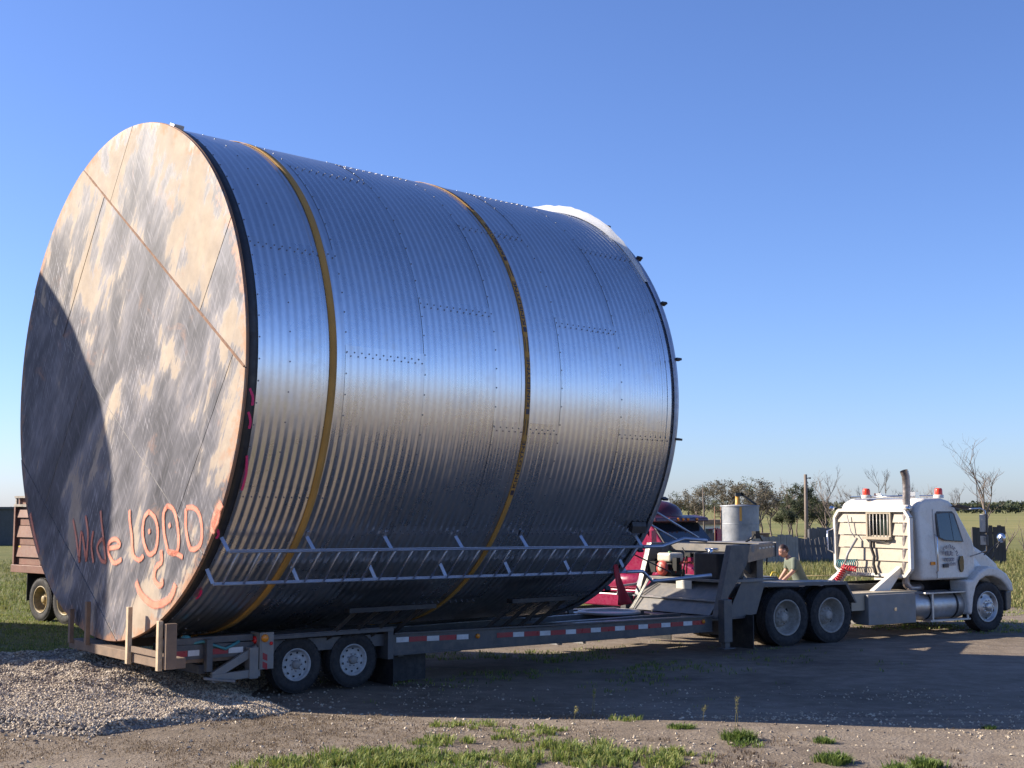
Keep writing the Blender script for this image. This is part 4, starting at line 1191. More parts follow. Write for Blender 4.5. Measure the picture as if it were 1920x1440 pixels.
def build_tractor():
    T = root('semi_tractor', 'dusty white highway tractor with a short cab hitched to the trailer', 'truck', TK_O, TK_H)
    # ---- wheels
    w = make_wheel(T, 0.515, 0.27, 'dual', (-0.545, 1.10, 0.51))
    wheel_copy(w, T, (0.545, 1.10, 0.51), 1.2)
    for x in (-0.545, 0.545):
        wheel_copy(w, T, (x, 0.78, 0.51), 0.4)
        wheel_copy(w, T, (x, -1.10, 0.51), 0.3, True)
        wheel_copy(w, T, (x, -0.78, 0.51), 0.9, True)
        MB().tube([(x, -.95, .51), (x, .95, .51)], .09, 12).lathe([(0.0, -.2), (.16, -.14), (.2, 0), (.16, .14), (0, .2)], (x, 0, .51), (0, 1, 0), 16).build('drive_axle', 'black_paint', T)
    f = make_wheel(T, 0.495, 0.28, 'steer', (4.85, 1.08, 0.495))
    wheel_copy(f, T, (4.85, -1.08, 0.495), 0.6, True)
    MB().tube([(4.85, -1, .46), (4.85, 1, .46)], .06, 8).build('steer_axle', 'black_paint', T)
    # ---- frame
    for s in (1, -1):
        MB().box(-1.5, 5.5, min(.38 * s, .46 * s), max(.38 * s, .46 * s), 0.72, 0.99).build('frame_rail', 'black_paint', T)
    for x in (-1.4, -.2, 1.2, 2.4, 3.6):
        MB().box(x, x + .12, -.375, .375, .76, .96).build('frame_cross_member', 'black_paint', T)
    # fifth wheel and deck plates
    MB().lathe([(0, 0.0), (0.46, 0.0), (0.46, 0.06), (0.40, 0.075), (0, 0.075)], (-0.05, 0, 1.04), (0, 0, 1), 30).box(-.6, .4, -.36, .36, .995, 1.04).build('fifth_wheel', 'trailer_grey', T)
    MB().box(-1.5, -0.9, -.36, .36, .995, 1.015).build('rear_deck_plate', 'light_grey', T)
    # ---- drive fenders: faceted sheet over the tandem with stepped rear
    prof = [(-1.44, 0.80), (-1.22, 1.10), (-1.02, 1.145), (0.92, 1.12), (1.17, 0.72)]
    for s in (1, -1):
        mb = MB(); th = 0.02
        top = prof; bot = [(-1.41, 0.79), (-1.20, 1.075), (-1.01, 1.075), (0.90, 1.06), (1.14, 0.71)]
        pl = top + bot[::-1]
        mb.prism(pl, 0.62 * s, 1.25 * s)
        for k in range(5):      # ribs on the rear slope
            y = (0.70 + 0.12 * k) * s
            mb.beam((-1.445, y, 0.84), (-1.24, y, 1.115), 0.035, 0.02)
        mb.build('drive_fender', 'fender_grey', T)
        MB().box(-1.50, -1.485, min(.62 * s, 1.24 * s), max(.62 * s, 1.24 * s), 0.12, 0.78).build('mud_flap', 'rubber', T)
        MB().box(-1.512, -1.486, min(.66 * s, 1.2 * s), max(.66 * s, 1.2 * s), 0.79, 0.88).build('lamp_bar', 'black_paint', T)
        for y in (0.8, 1.05):
            MB().lathe([(.045, 0), (.045, .018), (0, .025)], (-1.512, y * s, .835), (-1, 0, 0), 12).build('tail_lamp', 'redlens', T)
    # ---- deck boxes: side tool box, step decks behind the cab
    MB().box(1.52, 2.80, 0.70, 1.20, 0.27, 0.84).build('tool_box', 'beige_grey', T, bevel=0.012)
    MB().box(2.2, 2.26, 1.20, 1.212, .52, .58).build('tool_box_latch', 'chrome', T)
    MB().box(1.20, 2.95, 0.20, 1.10, 0.845, 0.87).box(1.16, 1.50, 0.50, 1.12, 0.55, 0.843).build('deck_plate', 'truck_dusty', T)
    MB().box(1.20, 2.95, -1.15, -.50, 0.845, 0.87).box(1.5, 2.8, -1.2, -.7, .27, .84).build('deck_plate', 'truck_dusty', T)
    # ---- fuel tank with straps and steps
    for s in (1, -1):
        tk = MB().lathe([(0, 0), (0.24, 0.005), (0.275, 0.03), (0.285, 0.08), (0.285, 1.42), (0.275, 1.47), (0.24, 1.495), (0, 1.5)], (2.83, 0.86 * s, 0.56), (1, 0, 0), 36).build('fuel_tank', 'alu', T)
        for x in (3.28, 4.02):
            MB().lathe([(0.287, 0), (0.294, 0), (0.294, .05), (0.287, .05)], (x, 0.86 * s, 0.56), (1, 0, 0), 36).build('tank_strap', 'black_paint', tk)
        MB().box(3.08, 4.42, min(.90 * s, 1.20 * s), max(.90 * s, 1.20 * s), 0.80, 0.83).box(3.2, 4.35, min(1.0 * s, 1.2 * s), max(1.0 * s, 1.2 * s), 0.26, 0.295).beam((3.3, 1.165 * s, .28), (3.3, 1.165 * s, .82), .03, .05).beam((4.3, 1.165 * s, .28), (4.3, 1.165 * s, .82), .03, .05).build('cab_step', 'alu', T, bevel=.004)
    # ---- cab shell
    HW = 1.12
    def wcab(s, z):
        return HW - 0.10 * sstep(1.75, 2.7, z) - 0.05 * sstep(4.1, 4.7, s)
    prof = [(3.08, 1.06), (3.06, 1.5), (3.06, 2.40), (3.14, 2.58), (3.34, 2.665), (3.80, 2.68), (4.06, 2.62), (4.20, 2.50), (4.66, 1.82), (4.70, 1.70), (4.70, 1.06)]
    cab = prism_taper(MB(), prof, wcab).build('cab', 'truck_white', T, bevel=0.07)
    cab.modifiers['bevel'].segments = 4
    # hollow look: windows as framed dark glass set proud of the shell
    def side_pane(pts, name, mat, s, off, par):
        mb = MB()
        vs = [(p[0], (wcab(*p) + off) * s, p[1]) for p in pts] + [(p[0], (wcab(*p) + off - 0.03) * s, p[1]) for p in pts]
        k = len(pts)
        mb.add(vs, [tuple(range(k)), tuple(range(k, 2 * k))[::-1]] + [(i, (i + 1) % k, k + (i + 1) % k, k + i) for i in range(k)])
        return mb.build(name, mat, par)
    M['dark_glass'] = paint('dark_glass', (0.018, 0.028, 0.022), 0.06, var=.3, bmp=0, spec=0.8)
    for s in (1, -1):
        dr = side_pane([(3.52, 1.10), (3.52, 2.46), (4.10, 2.46), (4.40, 2.06), (4.44, 1.10)], 'door', 'truck_white', s, 0.012, T)
        side_pane([(3.57, 1.90), (3.57, 2.36), (3.63, 2.41), (4.06, 2.41), (4.12, 2.36), (4.30, 1.80), (3.75, 1.83)], 'window_frame', 'bumper', s, 0.018, dr)
        side_pane([(3.60, 1.90), (3.60, 2.36), (3.95, 2.38), (3.99, 1.83), (3.75, 1.85)], 'window_pane', 'dark_glass', s, 0.022, dr)
        side_pane([(4.00, 1.83), (3.97, 2.38), (4.07, 2.36), (4.25, 1.82)], 'vent_pane', 'dark_glass', s, 0.022, dr)
        side_pane([(4.16, 1.26), (4.14, 1.42), (4.19, 1.52), (4.26, 1.52), (4.29, 1.42), (4.28, 1.26), (4.24, 1.20), (4.19, 1.20)], 'lower_pane', 'dark_glass', s, 0.020, dr)
        side_pane([(3.68, 1.30), (3.68, 1.37), (3.82, 1.37), (3.82, 1.30)], 'door_handle', 'bumper', s, 0.030, dr)
        MB().tube([(3.47, (HW + .02) * s, 1.2), (3.47, (HW + .06) * s, 1.25), (3.47, (HW + .06) * s, 1.9), (3.47, (HW + .0) * s, 1.95)], .014, 6).build('grab_handle', 'chrome', T)
        MB().box(3.33, 3.45, min((HW) * s, (HW + .02) * s), max(HW * s, (HW + .02) * s), 1.36, 1.42).build('side_lamp', 'amber', T)
        # mirror on its arms
        mx = 4.62; my = 1.33 * s
        MB().tube([(4.45, 1.0 * s, 2.45), (4.62, 1.30 * s, 2.47), (4.68, 1.36 * s, 2.42), (4.68, 1.36 * s, 1.62), (4.5, 1.1 * s, 1.50)], .016, 8).build('mirror_arm', 'chrome', T)
        mr = MB().box(4.64, 4.70, my - 0.09, my + 0.09, 1.98, 2.36).box(4.64, 4.70, my - .085, my + .085, 1.72, 1.94).build('mirror', 'bumper', T, bevel=0.02)
        MB().box(4.634, 4.638, my - 0.075, my + 0.075, 2.0, 2.34).box(4.634, 4.638, my - .07, my + .07, 1.74, 1.92).build('mirror_glass', 'chrome', mr)
    # worn lettering on the near door: too faded to read, letter-shaped marks only
    rnd = random.Random(9)
    def glyph(mb, x, z, h, w, rot=0.0):
        for (a0, b0, a1, b1) in ((-.5, -.5, -.5, .5), (.5, -.5, .5, .5), (-.5, .5 if rnd.random() < .5 else 0, .5, .5 if rnd.random() < .5 else 0), (-.5, -.5, .5, -.5)):
            if rnd.random() < 0.2: continue
            p = []
            for (a_, b_) in ((a0, b0), (a1, b1)):
                xx, zz = a_ * w, b_ * h
                p.append((x + xx * cos(rot) + zz * sin(rot), HW + 0.021, z - xx * sin(rot) + zz * cos(rot)))
            mb.beam(p[0], p[1], 0.002, h * 0.30, up=(0, 1, 0)) if False else mb.beam(p[0], p[1], h * 0.28, 0.002, up=(0, 1, 0))
    mb = MB()
    for k, a_ in enumerate((-62, -47, -33, -20, 4, 16, 28, 39, 50, 60, 70)):
        glyph(mb, 3.85 + 0.25 * sin(radians(a_)), 1.47 + 0.25 * cos(radians(a_)), .055, .040, radians(a_))
    for n_, z_, h_, w_ in ((3, 1.585, .085, .055), (5, 1.46, .065, .038), (2, 1.365, .06, .035)):
        for k in range(n_): glyph(mb, 3.85 + (k - (n_ - 1) / 2) * w_ * 1.5 - (0.05 if n_ == 2 else 0), z_, h_, w_)
    for k in range(3): glyph(mb, 3.90 + k * .05, 1.365, .06, .035)
    mb.build('door_lettering', 'door_print', T)
    # windscreen and visor
    def front_pane(a, b, w0, w1, name, mat, off):
        d = Vector((b[0] - a[0], 0, b[1] - a[1])); n = Vector((d.z, 0, -d.x)).normalized() * -1
        if n.x < 0: n = -n
        q = [(a[0], -w0, a[1]), (a[0], w0, a[1]), (b[0], w1, b[1]), (b[0], -w1, b[1])]
        vs = [Vector(p) + n * off for p in q] + [Vector(p) + n * (off - .03) for p in q]
        return MB().add(vs, [(0, 1, 2, 3), (7, 6, 5, 4), (0, 4, 5, 1), (1, 5, 6, 2), (2, 6, 7, 3), (3, 7, 4, 0)]).build(name, mat, T)
    front_pane((4.64, 1.86), (4.24, 2.46), 0.96, 0.90, 'windscreen', 'dark_glass', 0.012)
    MB().hexa([(4.10, -.95, 2.55), (4.42, -.95, 2.42), (4.42, .95, 2.42), (4.10, .95, 2.55), (4.10, -.95, 2.58), (4.43, -.95, 2.45), (4.43, .95, 2.45), (4.10, .95, 2.58)]).build('sun_visor', 'bumper', T)
    MB().hexa([(4.05, 1.06, 2.50), (4.45, 1.08, 2.44), (4.45, 1.24, 2.48), (4.05, 1.2, 2.54), (4.05, 1.06, 2.52), (4.45, 1.08, 2.46), (4.45, 1.24, 2.50), (4.05, 1.2, 2.56)]).build('window_visor', 'bumper', T)
    # ---- hood, grille, fenders, bumper
    def whood(s, z):
        return 0.98 - 0.16 * sstep(4.7, 6.0, s) - 0.10 * sstep(1.3, 1.75, z)
    hp = [(4.64, 1.02), (4.62, 1.74), (4.95, 1.69), (5.30, 1.53), (5.62, 1.33), (5.78, 1.12), (5.84, 0.92), (5.85, 0.62), (5.55, 0.60), (5.3, 0.95), (4.9, 1.02)]
    hd = prism_taper(MB(), hp, whood).build('hood', 'truck_white', T, bevel=0.06)
    hd.modifiers['bevel'].segments = 4
    MB().hexa([(5.855, -.45, .62), (5.87, -.45, .62), (5.87, .45, .62), (5.855, .45, .62), (5.80, -.42, 1.10), (5.815, -.42, 1.10), (5.815, .42, 1.10), (5.80, .42, 1.10)]).build('grille', 'chrome', T)
    for s in (1, -1):
        pl = [(4.27, 0.36), (4.20, 1.04), (4.42, 1.05), (4.60, 1.20), (4.90, 1.30), (5.20, 1.26), (5.44, 1.14), (5.60, 0.95), (5.63, 0.78), (5.50, 0.78), (5.42, 0.90), (5.26, 1.02), (5.02, 1.10), (4.80, 1.10), (4.62, 1.03), (4.50, 0.90), (4.42, 0.70), (4.36, 0.36)]
        fd = MB().prism(pl, 0.80 * s, 1.24 * s).build('front_fender', 'truck_white', T, bevel=0.05)
        fd.modifiers['bevel'].segments = 3
        MB().box(5.55, 5.63, min(.78 * s, 1.0 * s), max(.78 * s, 1.0 * s), .8, .86).build('turn_lamp', 'amber', T)
        MB().box(5.60, 5.85, min(.55 * s, .88 * s), max(.55 * s, .88 * s), .82, 1.0).build('headlamp', 'chrome', T, bevel=.03)
    MB().hexa([(5.44, -1.2, .38), (5.44, 1.2, .38), (5.88, .95, .38), (5.88, -.95, .38), (5.44, -1.2, .79), (5.44, 1.2, .79), (5.90, .97, .79), (5.90, -.97, .79)]).build('bumper', 'bumper', T, bevel=0.04)
    # convex hood mirror on a wire stalk
    MB().tube([(5.35, 0.80, 1.50), (5.55, 1.02, 1.80)], .012, 6).tube([(5.55, .72, 1.36), (5.55, 1.02, 1.80)], .012, 6).tube([(5.2, .85, 1.5), (5.55, 1.02, 1.8)], .012, 6).build('mirror_stalk', 'bumper', T)
    MB().lathe([(0.0, -0.05), (0.06, -0.035), (0.10, 0.0), (0.10, 0.02), (0.06, 0.04), (0.0, 0.05)], (5.56, 1.03, 1.86), (-1, 0.05, 0.1), 24).build('hood_mirror', 'chrome', T)
    # ---- headache rack: frame with cut corners, rolled siding, barred window
    X = 2.90
    fr = [(-1.00, 1.28), (-1.00, 2.28), (-0.88, 2.43), (0.90, 2.43), (1.02, 2.28), (1.02, 1.28), (0.88, 1.14), (-0.86, 1.14)]
    mb = MB()
    for i in range(len(fr)):
        a = fr[i]; b = fr[(i + 1) % len(fr)]
        mb.beam((X, a[0], a[1]), (X, b[0], b[1]), 0.06, 0.09, up=(1, 0, 0))
    rk = mb.build('headache_rack', 'truck_white', T)
    win = (-0.08, 0.50, 1.90, 2.36)
    z = 1.17; k = 0
    while z < 2.40:
        z1 = min(z + 0.255, 2.41)
        for (y0, y1) in (((-0.96, win[0]), (win[1], 0.98)) if (z1 > win[2] + .05 and z < win[3]) else ((-0.96, 0.98),)):
            MB().hexa([(X + .0, y0, z), (X + .03, y0, z), (X + .03, y1, z), (X + .0, y1, z), (X + .035, y0, z1 - .01), (X + .05, y0, z1 - .01), (X + .05, y1, z1 - .01), (X + .035, y1, z1 - .01)]).build('siding_board', 'truck_dusty', rk)
        z += 0.255; k += 1
    MB().box(X - .03, X + .02, win[0] - .04, win[1] + .04, win[3], win[3] + .05).box(X - .08, X + .02, win[0] - .1, win[1] + .04, win[2] - .055, win[2]).box(X - .03, X + .02, win[1], win[1] + .04, win[2], win[3]).box(X - .03, X + .02, win[0] - .04, win[0], win[2], win[3]).build('window_frame', 'truck_dusty', rk)
    for k in range(6):
        y = win[0] + 0.05 + 0.095 * k
        MB().tube([(X - .01, y, win[2]), (X - .01, y, win[3])], .010, 6).build('window_bar', 'truck_white', rk)
    MB().box(3.04, 3.055, win[0] - .05, win[1] + .05, 1.85, 2.38).build('rear_window', 'dark_glass', T)
    for s in (-1, 1):
        MB().lathe([(0, 0), (.05, .005), (.055, .05), (0, .07)], (X - .02, (1.02 if s > 0 else -1.05), 2.46 if s < 0 else 2.46), (-1, 0, .2), 16).build('work_lamp', 'chrome', T)
        MB().prism([(2.15, 0.87), (2.60, 0.87), (2.92, 1.20), (2.92, 1.32)], (.62 if s > 0 else -.75), (.62 if s > 0 else -.75) + .12).build('rack_brace', 'truck_white', T)
    MB().tube([(X - .04, -1.03, 1.55), (X - .14, -1.1, 1.6), (X - .14, -1.1, 2.0), (X - .04, -1.03, 2.05)], .016, 6).build('grab_handle', 'chrome', T)
    # ---- exhaust stack on the near rear corner and its elbow
    MB().tube([(2.98, 0.80, 1.02), (2.98, 0.86, 2.35), (2.98, 0.88, 2.9), (2.97, 0.88, 3.10), (2.92, 0.88, 3.21)], [.075, .075, .075, .077, .08], 18, caps=False).lathe([(0, 0), (.078, 0.0)], (2.945, .88, 3.18), (-.5, 0, .86), 18, mi=1).build('exhaust_stack', ['exhaust', 'dark'], T)
    MB().tube([(2.98, 0.80, 1.1), (2.98, 0.80, .98), (3.08, .80, .90), (3.35, .78, .90), (3.5, .7, .9)], .075, 14).build('exhaust_elbow', 'exhaust', T)
    MB().lathe([(.078, 0), (.105, .03), (.105, .09), (.078, .12)], (2.98, .87, 2.42), (0, 0, 1), 18).build('exhaust_clamp', 'truck_white', T)
    # ---- roof: two amber-red beacons on a bar, horns, aerial
    MB().tube([(3.25, -0.9, 2.70), (3.25, .7, 2.71)], .018, 6).tube([(3.9, -.8, 2.72), (3.9, .92, 2.72)], .018, 6).build('roof_bar', 'chrome', T)
    for (x, y) in ((3.22, -0.42), (3.92, 0.86)):
        bc = MB().lathe([(.10, 0), (.10, .06), (.085, .07), (0, .07)], (x, y, 2.675), (0, 0, 1), 20).build('beacon', 'truck_white', T)
        MB().lathe([(.078, .07), (.075, .17), (.06, .20), (0, .205)], (x, y, 2.675), (0, 0, 1), 20).build('beacon_lens', 'beacon', bc)
    MB().box(3.3, 3.44, -.28, -.1, 2.68, 2.78).box(3.4, 3.52, .55, .72, 2.68, 2.80).lathe([(.02, 0), (.025, .3), (.05, .38), (0, .36)], (3.5, .2, 2.72), (1, 0, 0), 12).build('air_horn', 'chrome', T)
    MB().tube([(4.6, 1.25, 2.45), (4.55, 1.28, 3.0), (4.48, 1.28, 3.75)], [.008, .006, .004], 5).build('aerial', 'black_paint', T)
    # ---- air and electric lines
    MB().tube([(X - .06, -.34, 1.86), (X - .25, -.42, 1.55), (X - .3, -.45, 1.35)], .025, 8).tube([(X - .05, -.62, 2.33), (X - .08, -.5, 2.0), (X - .1, -.36, 1.88)], .012, 6).build('hose_hanger', 'light_grey', T)
    MB().tube(coil((X - .22, -0.75, 1.33), (X - .22, -0.2, 1.36), .075, 9, .012), .012, 5).build('air_hose', 'hose_teal', T)
    MB().tube(coil((X - .28, -0.45, 1.30), (X - .42, -0.62, .93), .055, 9, .012), .013, 5).tube(coil((X - .3, -.55, 1.27), (X - .3, -.15, 1.24), .05, 6, .012), .012, 5).build('air_hose', 'hose_red', T)
    MB().tube(coil((X - .55, -.8, .95), (-.30, -1.0, 1.25), .05, 15, .012, sag=.16), .011, 5).build('air_hose', 'hose_green', T)
    MB().tube([(X - .02, .0, 1.86), (X - .05, .02, 1.7), (X - .04, .1, 1.5), (X - .05, .08, 1.35), (X - .1, .2, 1.15)], .03, 6).tube([(X - .06, .05, 1.82), (X - .05, .4, 1.80), (X - .06, .48, 1.86)], .012, 5).build('cable', 'rubber', T)
    return T
TRACTOR = build_tractor()
# ================================================================== maroon truck parked behind
def build_maroon():
    h = radians(-45)
    T = root('maroon_truck', 'maroon truck with domed roof parked behind the trailer neck', 'truck', (3.95, 30.25, 0.05), h)
    # origin under the windscreen; forward = heading
    def wc(s, z): return 1.0 - 0.12 * sstep(1.5, 2.3, z)
    prof = [(-1.75, 0.85), (-1.75, 2.02), (-1.62, 2.16), (-1.2, 2.22), (-0.45, 2.20), (-0.22, 2.10), (0.28, 1.52), (0.34, 1.38), (0.34, 0.85)]
    c = prism_taper(MB(), prof, wc).build('cab', 'maroon', T, bevel=0.06); c.modifiers['bevel'].segments = 3
    M['maroon_glass'] = paint('maroon_glass', (0.012, 0.018, 0.026), 0.05, var=.3, bmp=0, spec=.9)
    # windscreen, frame and what shows through the far door
    a = Vector((0.30, 0, 1.53)); b = Vector((-0.19, 0, 2.08)); n = Vector((0.746, 0, 0.665))
    def fp(y0, y1, t0, t1, off, name, mat):
        p0 = a.lerp(b, t0); p1 = a.lerp(b, t1)
        q = [p0 + Vector((0, y0, 0)), p0 + Vector((0, y1, 0)), p1 + Vector((0, y1 * .93, 0)), p1 + Vector((0, y0 * .93, 0))]
        vs = [p + n * off for p in q] + [p + n * (off - .03) for p in q]
        return MB().add(vs, [(0, 1, 2, 3), (7, 6, 5, 4), (0, 4, 5, 1), (1, 5, 6, 2), (2, 6, 7, 3), (3, 7, 4, 0)]).build(name, mat, T)
    fp(-.93, .93, 0.0, 1.0, .012, 'windscreen_seal', 'bumper')
    fp(-.88, .88, 0.05, .96, .016, 'windscreen', 'maroon_glass')
    for s in (1, -1):
        mb = MB().prism([(-1.25, 0.90), (-1.25, 2.06), (-0.42, 2.06), (0.05, 1.56), (0.10, 0.90)], (1.0) * s, (1.008) * s)
        d = mb.build('door', 'maroon', T)
        vs = [(-1.15, 1.50), (-1.12, 2.02), (-0.48, 2.02), (-0.10, 1.58), (-0.10, 1.50)]
        k = len(vs)
        mm = MB().add([(x, (wc(x, z) + .014) * s, z) for x, z in vs] + [(x, (wc(x, z) - .02) * s, z) for x, z in vs], [tuple(range(k)), tuple(range(k, 2 * k))[::-1]] + [(i, (i + 1) % k, k + (i + 1) % k, k + i) for i in range(k)])
        mm.build('door_window', 'maroon_glass', d)
        MB().box(-1.1, -.95, min(1.005 * s, 1.03 * s), max(1.005 * s, 1.03 * s), 1.30, 1.34).build('door_handle', 'bumper', d)
        MB().tube([(0.05, 1.0 * s, 1.9), (0.15, 1.22 * s, 1.95), (.15, 1.25 * s, 1.5), (.05, 1.0 * s, 1.4)], .015, 6).box(.12, .18, min(1.15 * s, 1.33 * s), max(1.15 * s, 1.33 * s), 1.5, 1.92).build('mirror', 'maroon', T)
        # side skirts, running board, fender and side tank
        MB().box(-4.9, .05, min(1.02 * s, 1.10 * s), max(1.02 * s, 1.10 * s), .16, .46).build('side_skirt', 'maroon', T, bevel=.03)
        MB().box(-4.9, .02, min(.99 * s, 1.06 * s), max(.99 * s, 1.06 * s), .58, .84).build('side_panel', 'maroon', T, bevel=.03)
        MB().box(-1.7, .1, min(.98 * s, 1.15 * s), max(.98 * s, 1.15 * s), .50, .56).build('running_board', 'maroon', T, bevel=.015)
        MB().lathe([(0, 0), (.2, .0), (.24, .04), (.24, 1.26), (.2, 1.3), (0, 1.3)], (-1.6, .84 * s, .72), (1, 0, 0), 24).build('fuel_tank', 'maroon', T)
        pl = [(.10, .45), (.06, .95), (.30, 1.18), (.72, 1.24), (1.10, 1.12), (1.38, .85), (1.42, .62), (1.25, .62), (1.10, .86), (.86, 1.0), (.60, 1.0), (.38, .86), (.22, .45)]
        MB().prism(pl, .66 * s, 1.10 * s).build('front_fender', 'maroon', T, bevel=.04)
        w = make_wheel(T, .46, .26, 'dual', (.74, .92 * s, .46)) if s == 1 else wheel_copy(T['_w'] if False else W0[0], T, (.74, -.92, .46), .3, True)
        if s == 1: W0[0] = w
        wheel_copy(W0[0], T, (-3.6, .98 * s, .46), .8, s < 0)
    # roof visor with marker lights, dome
    MB().hexa([(-.30, -1.02, 2.13), (.06, -1.0, 2.10), (.06, 1.0, 2.10), (-.30, 1.02, 2.13), (-.36, -1.02, 2.26), (.04, -1.0, 2.20), (.04, 1.0, 2.20), (-.36, 1.02, 2.26)]).build('roof_visor', 'dark_maroon', T, bevel=.03)
    for k in range(5):
        y = -.6 + .3 * k if abs(k - 2) < 2 else (-.85 if k == 0 else .85)
        MB().lathe([(.035, 0), (.03, .03), (0, .045)], (.045, y * .62, 2.16), (1, 0, .2), 10).build('marker_light', 'amber', T)
    vs = []
    mb = MB()
    na, nb = 16, 8
    for j in range(nb + 1):
        t = j / nb * pi / 2
        for i in range(na):
            an = 2 * pi * i / na
            vs.append((-.72 + .62 * cos(t) * cos(an), .0 + .62 * cos(t) * sin(an), 2.16 + .44 * sin(t) ** .8))
    fs = [(j * na + i, j * na + (i + 1) % na, (j + 1) * na + (i + 1) % na, (j + 1) * na + i) for j in range(nb) for i in range(na)]
    mb.add(vs, fs, 0, True).build('roof_dome', 'dark_maroon', T, recalc=True)
    # hood and bumper
    def wh(s, z): return .74 - .10 * sstep(.3, 1.5, s)
    hp = [(.30, .70), (.30, 1.42), (.9, 1.36), (1.40, 1.22), (1.52, 1.05), (1.52, .62)]
    hd = prism_taper(MB(), hp, wh).build('hood', 'maroon', T, bevel=.05)
    MB().box(1.50, 1.66, -1.05, 1.05, .42, .66).build('bumper', 'chrome', T, bevel=.03)
    MB().box(1.52, 1.535, -.45, .45, .70, 1.10).build('grille', 'chrome', T)
    MB().box(-4.6, -1.8, -.45, .45, .62, .82).build('frame', 'black_paint', T)
    MB().box(-4.9, -1.95, -1.1, 1.1, .86, 1.10).build('flat_deck', 'maroon', T, bevel=.02)
    return T
W0 = [None]
build_maroon()

# ================================================================== brown grain truck box at the left
def build_grain_truck():
    h = radians(-41)
    right = Vector((sin(h), -cos(h), 0)); fwd = Vector((cos(h), sin(h), 0))
    o = Vector((-10.0, 28.35, 0)) - right * 1.22
    T = root('grain_trailer', 'old brown ribbed grain box on tandem wheels parked on the lawn', 'grain trailer', o, h)
    w = make_wheel(T, .47, .26, 'dualyellow', (-.5, 1.10, .47))
    wheel_copy(w, T, (.5, 1.10, .47), .7)
    wheel_copy(w, T, (-.5, -1.1, .47), .2, True); wheel_copy(w, T, (.5, -1.1, .47), .9, True)
    for x in (-.5, .5): MB().tube([(x, -1, .47), (x, 1, .47)], .07, 10).build('axle', 'black_paint', T)
    MB().box(-1.35, 3.2, -.55, -.40, .78, 1.02).box(-1.35, 3.2, .40, .55, .78, 1.02).build('frame_rail', 'black_paint', T)
    MB().box(-1.10, -1.085, .55, 1.22, .42, 1.04).build('mud_flap', 'rubber', T)
    MB().box(-1.10, -1.085, -1.22, -.55, .42, 1.04).build('mud_flap', 'rubber', T)
    # box: sill, ribbed side panels, posts, top rack
    x0, x1 = -1.75, 3.3
    MB().box(x0 - .06, x1 + .06, -1.24, 1.24, 1.03, 1.20).build('sill', 'brown_paint', T, bevel=.01)
    MB().box(x0 + .03, x1 - .03, -1.14, 1.14, 1.20, 2.50).build('box_core', 'brown_paint', T)
    for s in (1, -1):
        bays = [(x0 + .06, -.62), (-.52, .62), (.72, 1.88), (1.98, x1 - .06)]
        for (a, b) in bays:
            z = 1.21
            for k, hh in enumerate((.17, .27, .17, .27, .17, .20)):
                t = 0.06 if k % 2 else 0.02
                y = 1.145 * s
                MB().hexa([(a, y, z), (b, y, z), (b, y + .02 * s, z), (a, y + .02 * s, z), (a, y, z + hh - .015), (b, y, z + hh - .015), (b, y + t * s * (0.4 if k % 2 else 1), z + hh - .015), (a, y + t * s * (.4 if k % 2 else 1), z + hh - .015)] if not k % 2 else [(a, y, z), (b, y, z), (b, y + .06 * s, z), (a, y + .06 * s, z), (a, y, z + hh - .015), (b, y, z + hh - .015), (b, y + .03 * s, z + hh - .015), (a, y + .03 * s, z + hh - .015)]).build('side_panel', 'brown_paint', T)
                z += hh
        for x in (x0, -.57, .67, 1.93, x1 - .05):
            MB().box(x, x + .06, min(1.146 * s, 1.235 * s), max(1.146 * s, 1.235 * s), 1.205, 2.50).build('side_post', 'brown_paint', T)
        MB().box(x0, x1, min(1.14 * s, 1.245 * s), max(1.14 * s, 1.245 * s), 2.505, 2.56).box(x0, x1, min(1.16 * s, 1.235 * s), max(1.16 * s, 1.235 * s), 2.70, 2.745).build('top_rail', 'rim_cream', T)
        for k in range(9):
            x = x0 + .02 + .62 * k
            MB().box(x, x + .05, min(1.17 * s, 1.22 * s), max(1.17 * s, 1.22 * s), 2.562, 2.698).build('rack_post', 'rim_cream', T)
        MB().box(x0 + .02, x1 - .02, min(1.10 * s, 1.14 * s), max(1.10 * s, 1.14 * s), 2.505, 2.70).build('extension_board', 'brown_paint', T)
    # rear gate ribs
    for k in range(4):
        MB().box(x0 - .03, x0 + .028, -1.10, 1.10, 1.22 + .33 * k, 1.38 + .33 * k).build('end_rib', 'brown_paint', T)
    MB().hexa([(x0, -1.1, 2.60), (x1, -1.1, 2.60), (x1, 1.1, 2.60), (x0, 1.1, 2.60), (x0 + .1, -.1, 2.95), (x1, -.1, 2.95), (x1, .1, 2.95), (x0 + .1, .1, 2.95)]).build('roll_tarp', 'shed_dark', T)
    V, F = text_mesh('8-81', .17)
    MB().add([(-.20 - 0 + v[0], 1.2425, 1.115 + v[1]) for v in V], F).build('box_number', 'number_plate', T)
    MB().box(-1.62, -1.5, 1.17, 1.18, 1.45, 1.62).build('box_sticker', 'yellow', T)
    MB().box(2.9, 3.3, -.3, .3, .3, .78).box(3.1, 3.2, -.5, -.42, .0, .78).box(3.1, 3.2, .42, .5, 0, .78).build('front_legs', 'black_paint', T)
build_grain_truck()

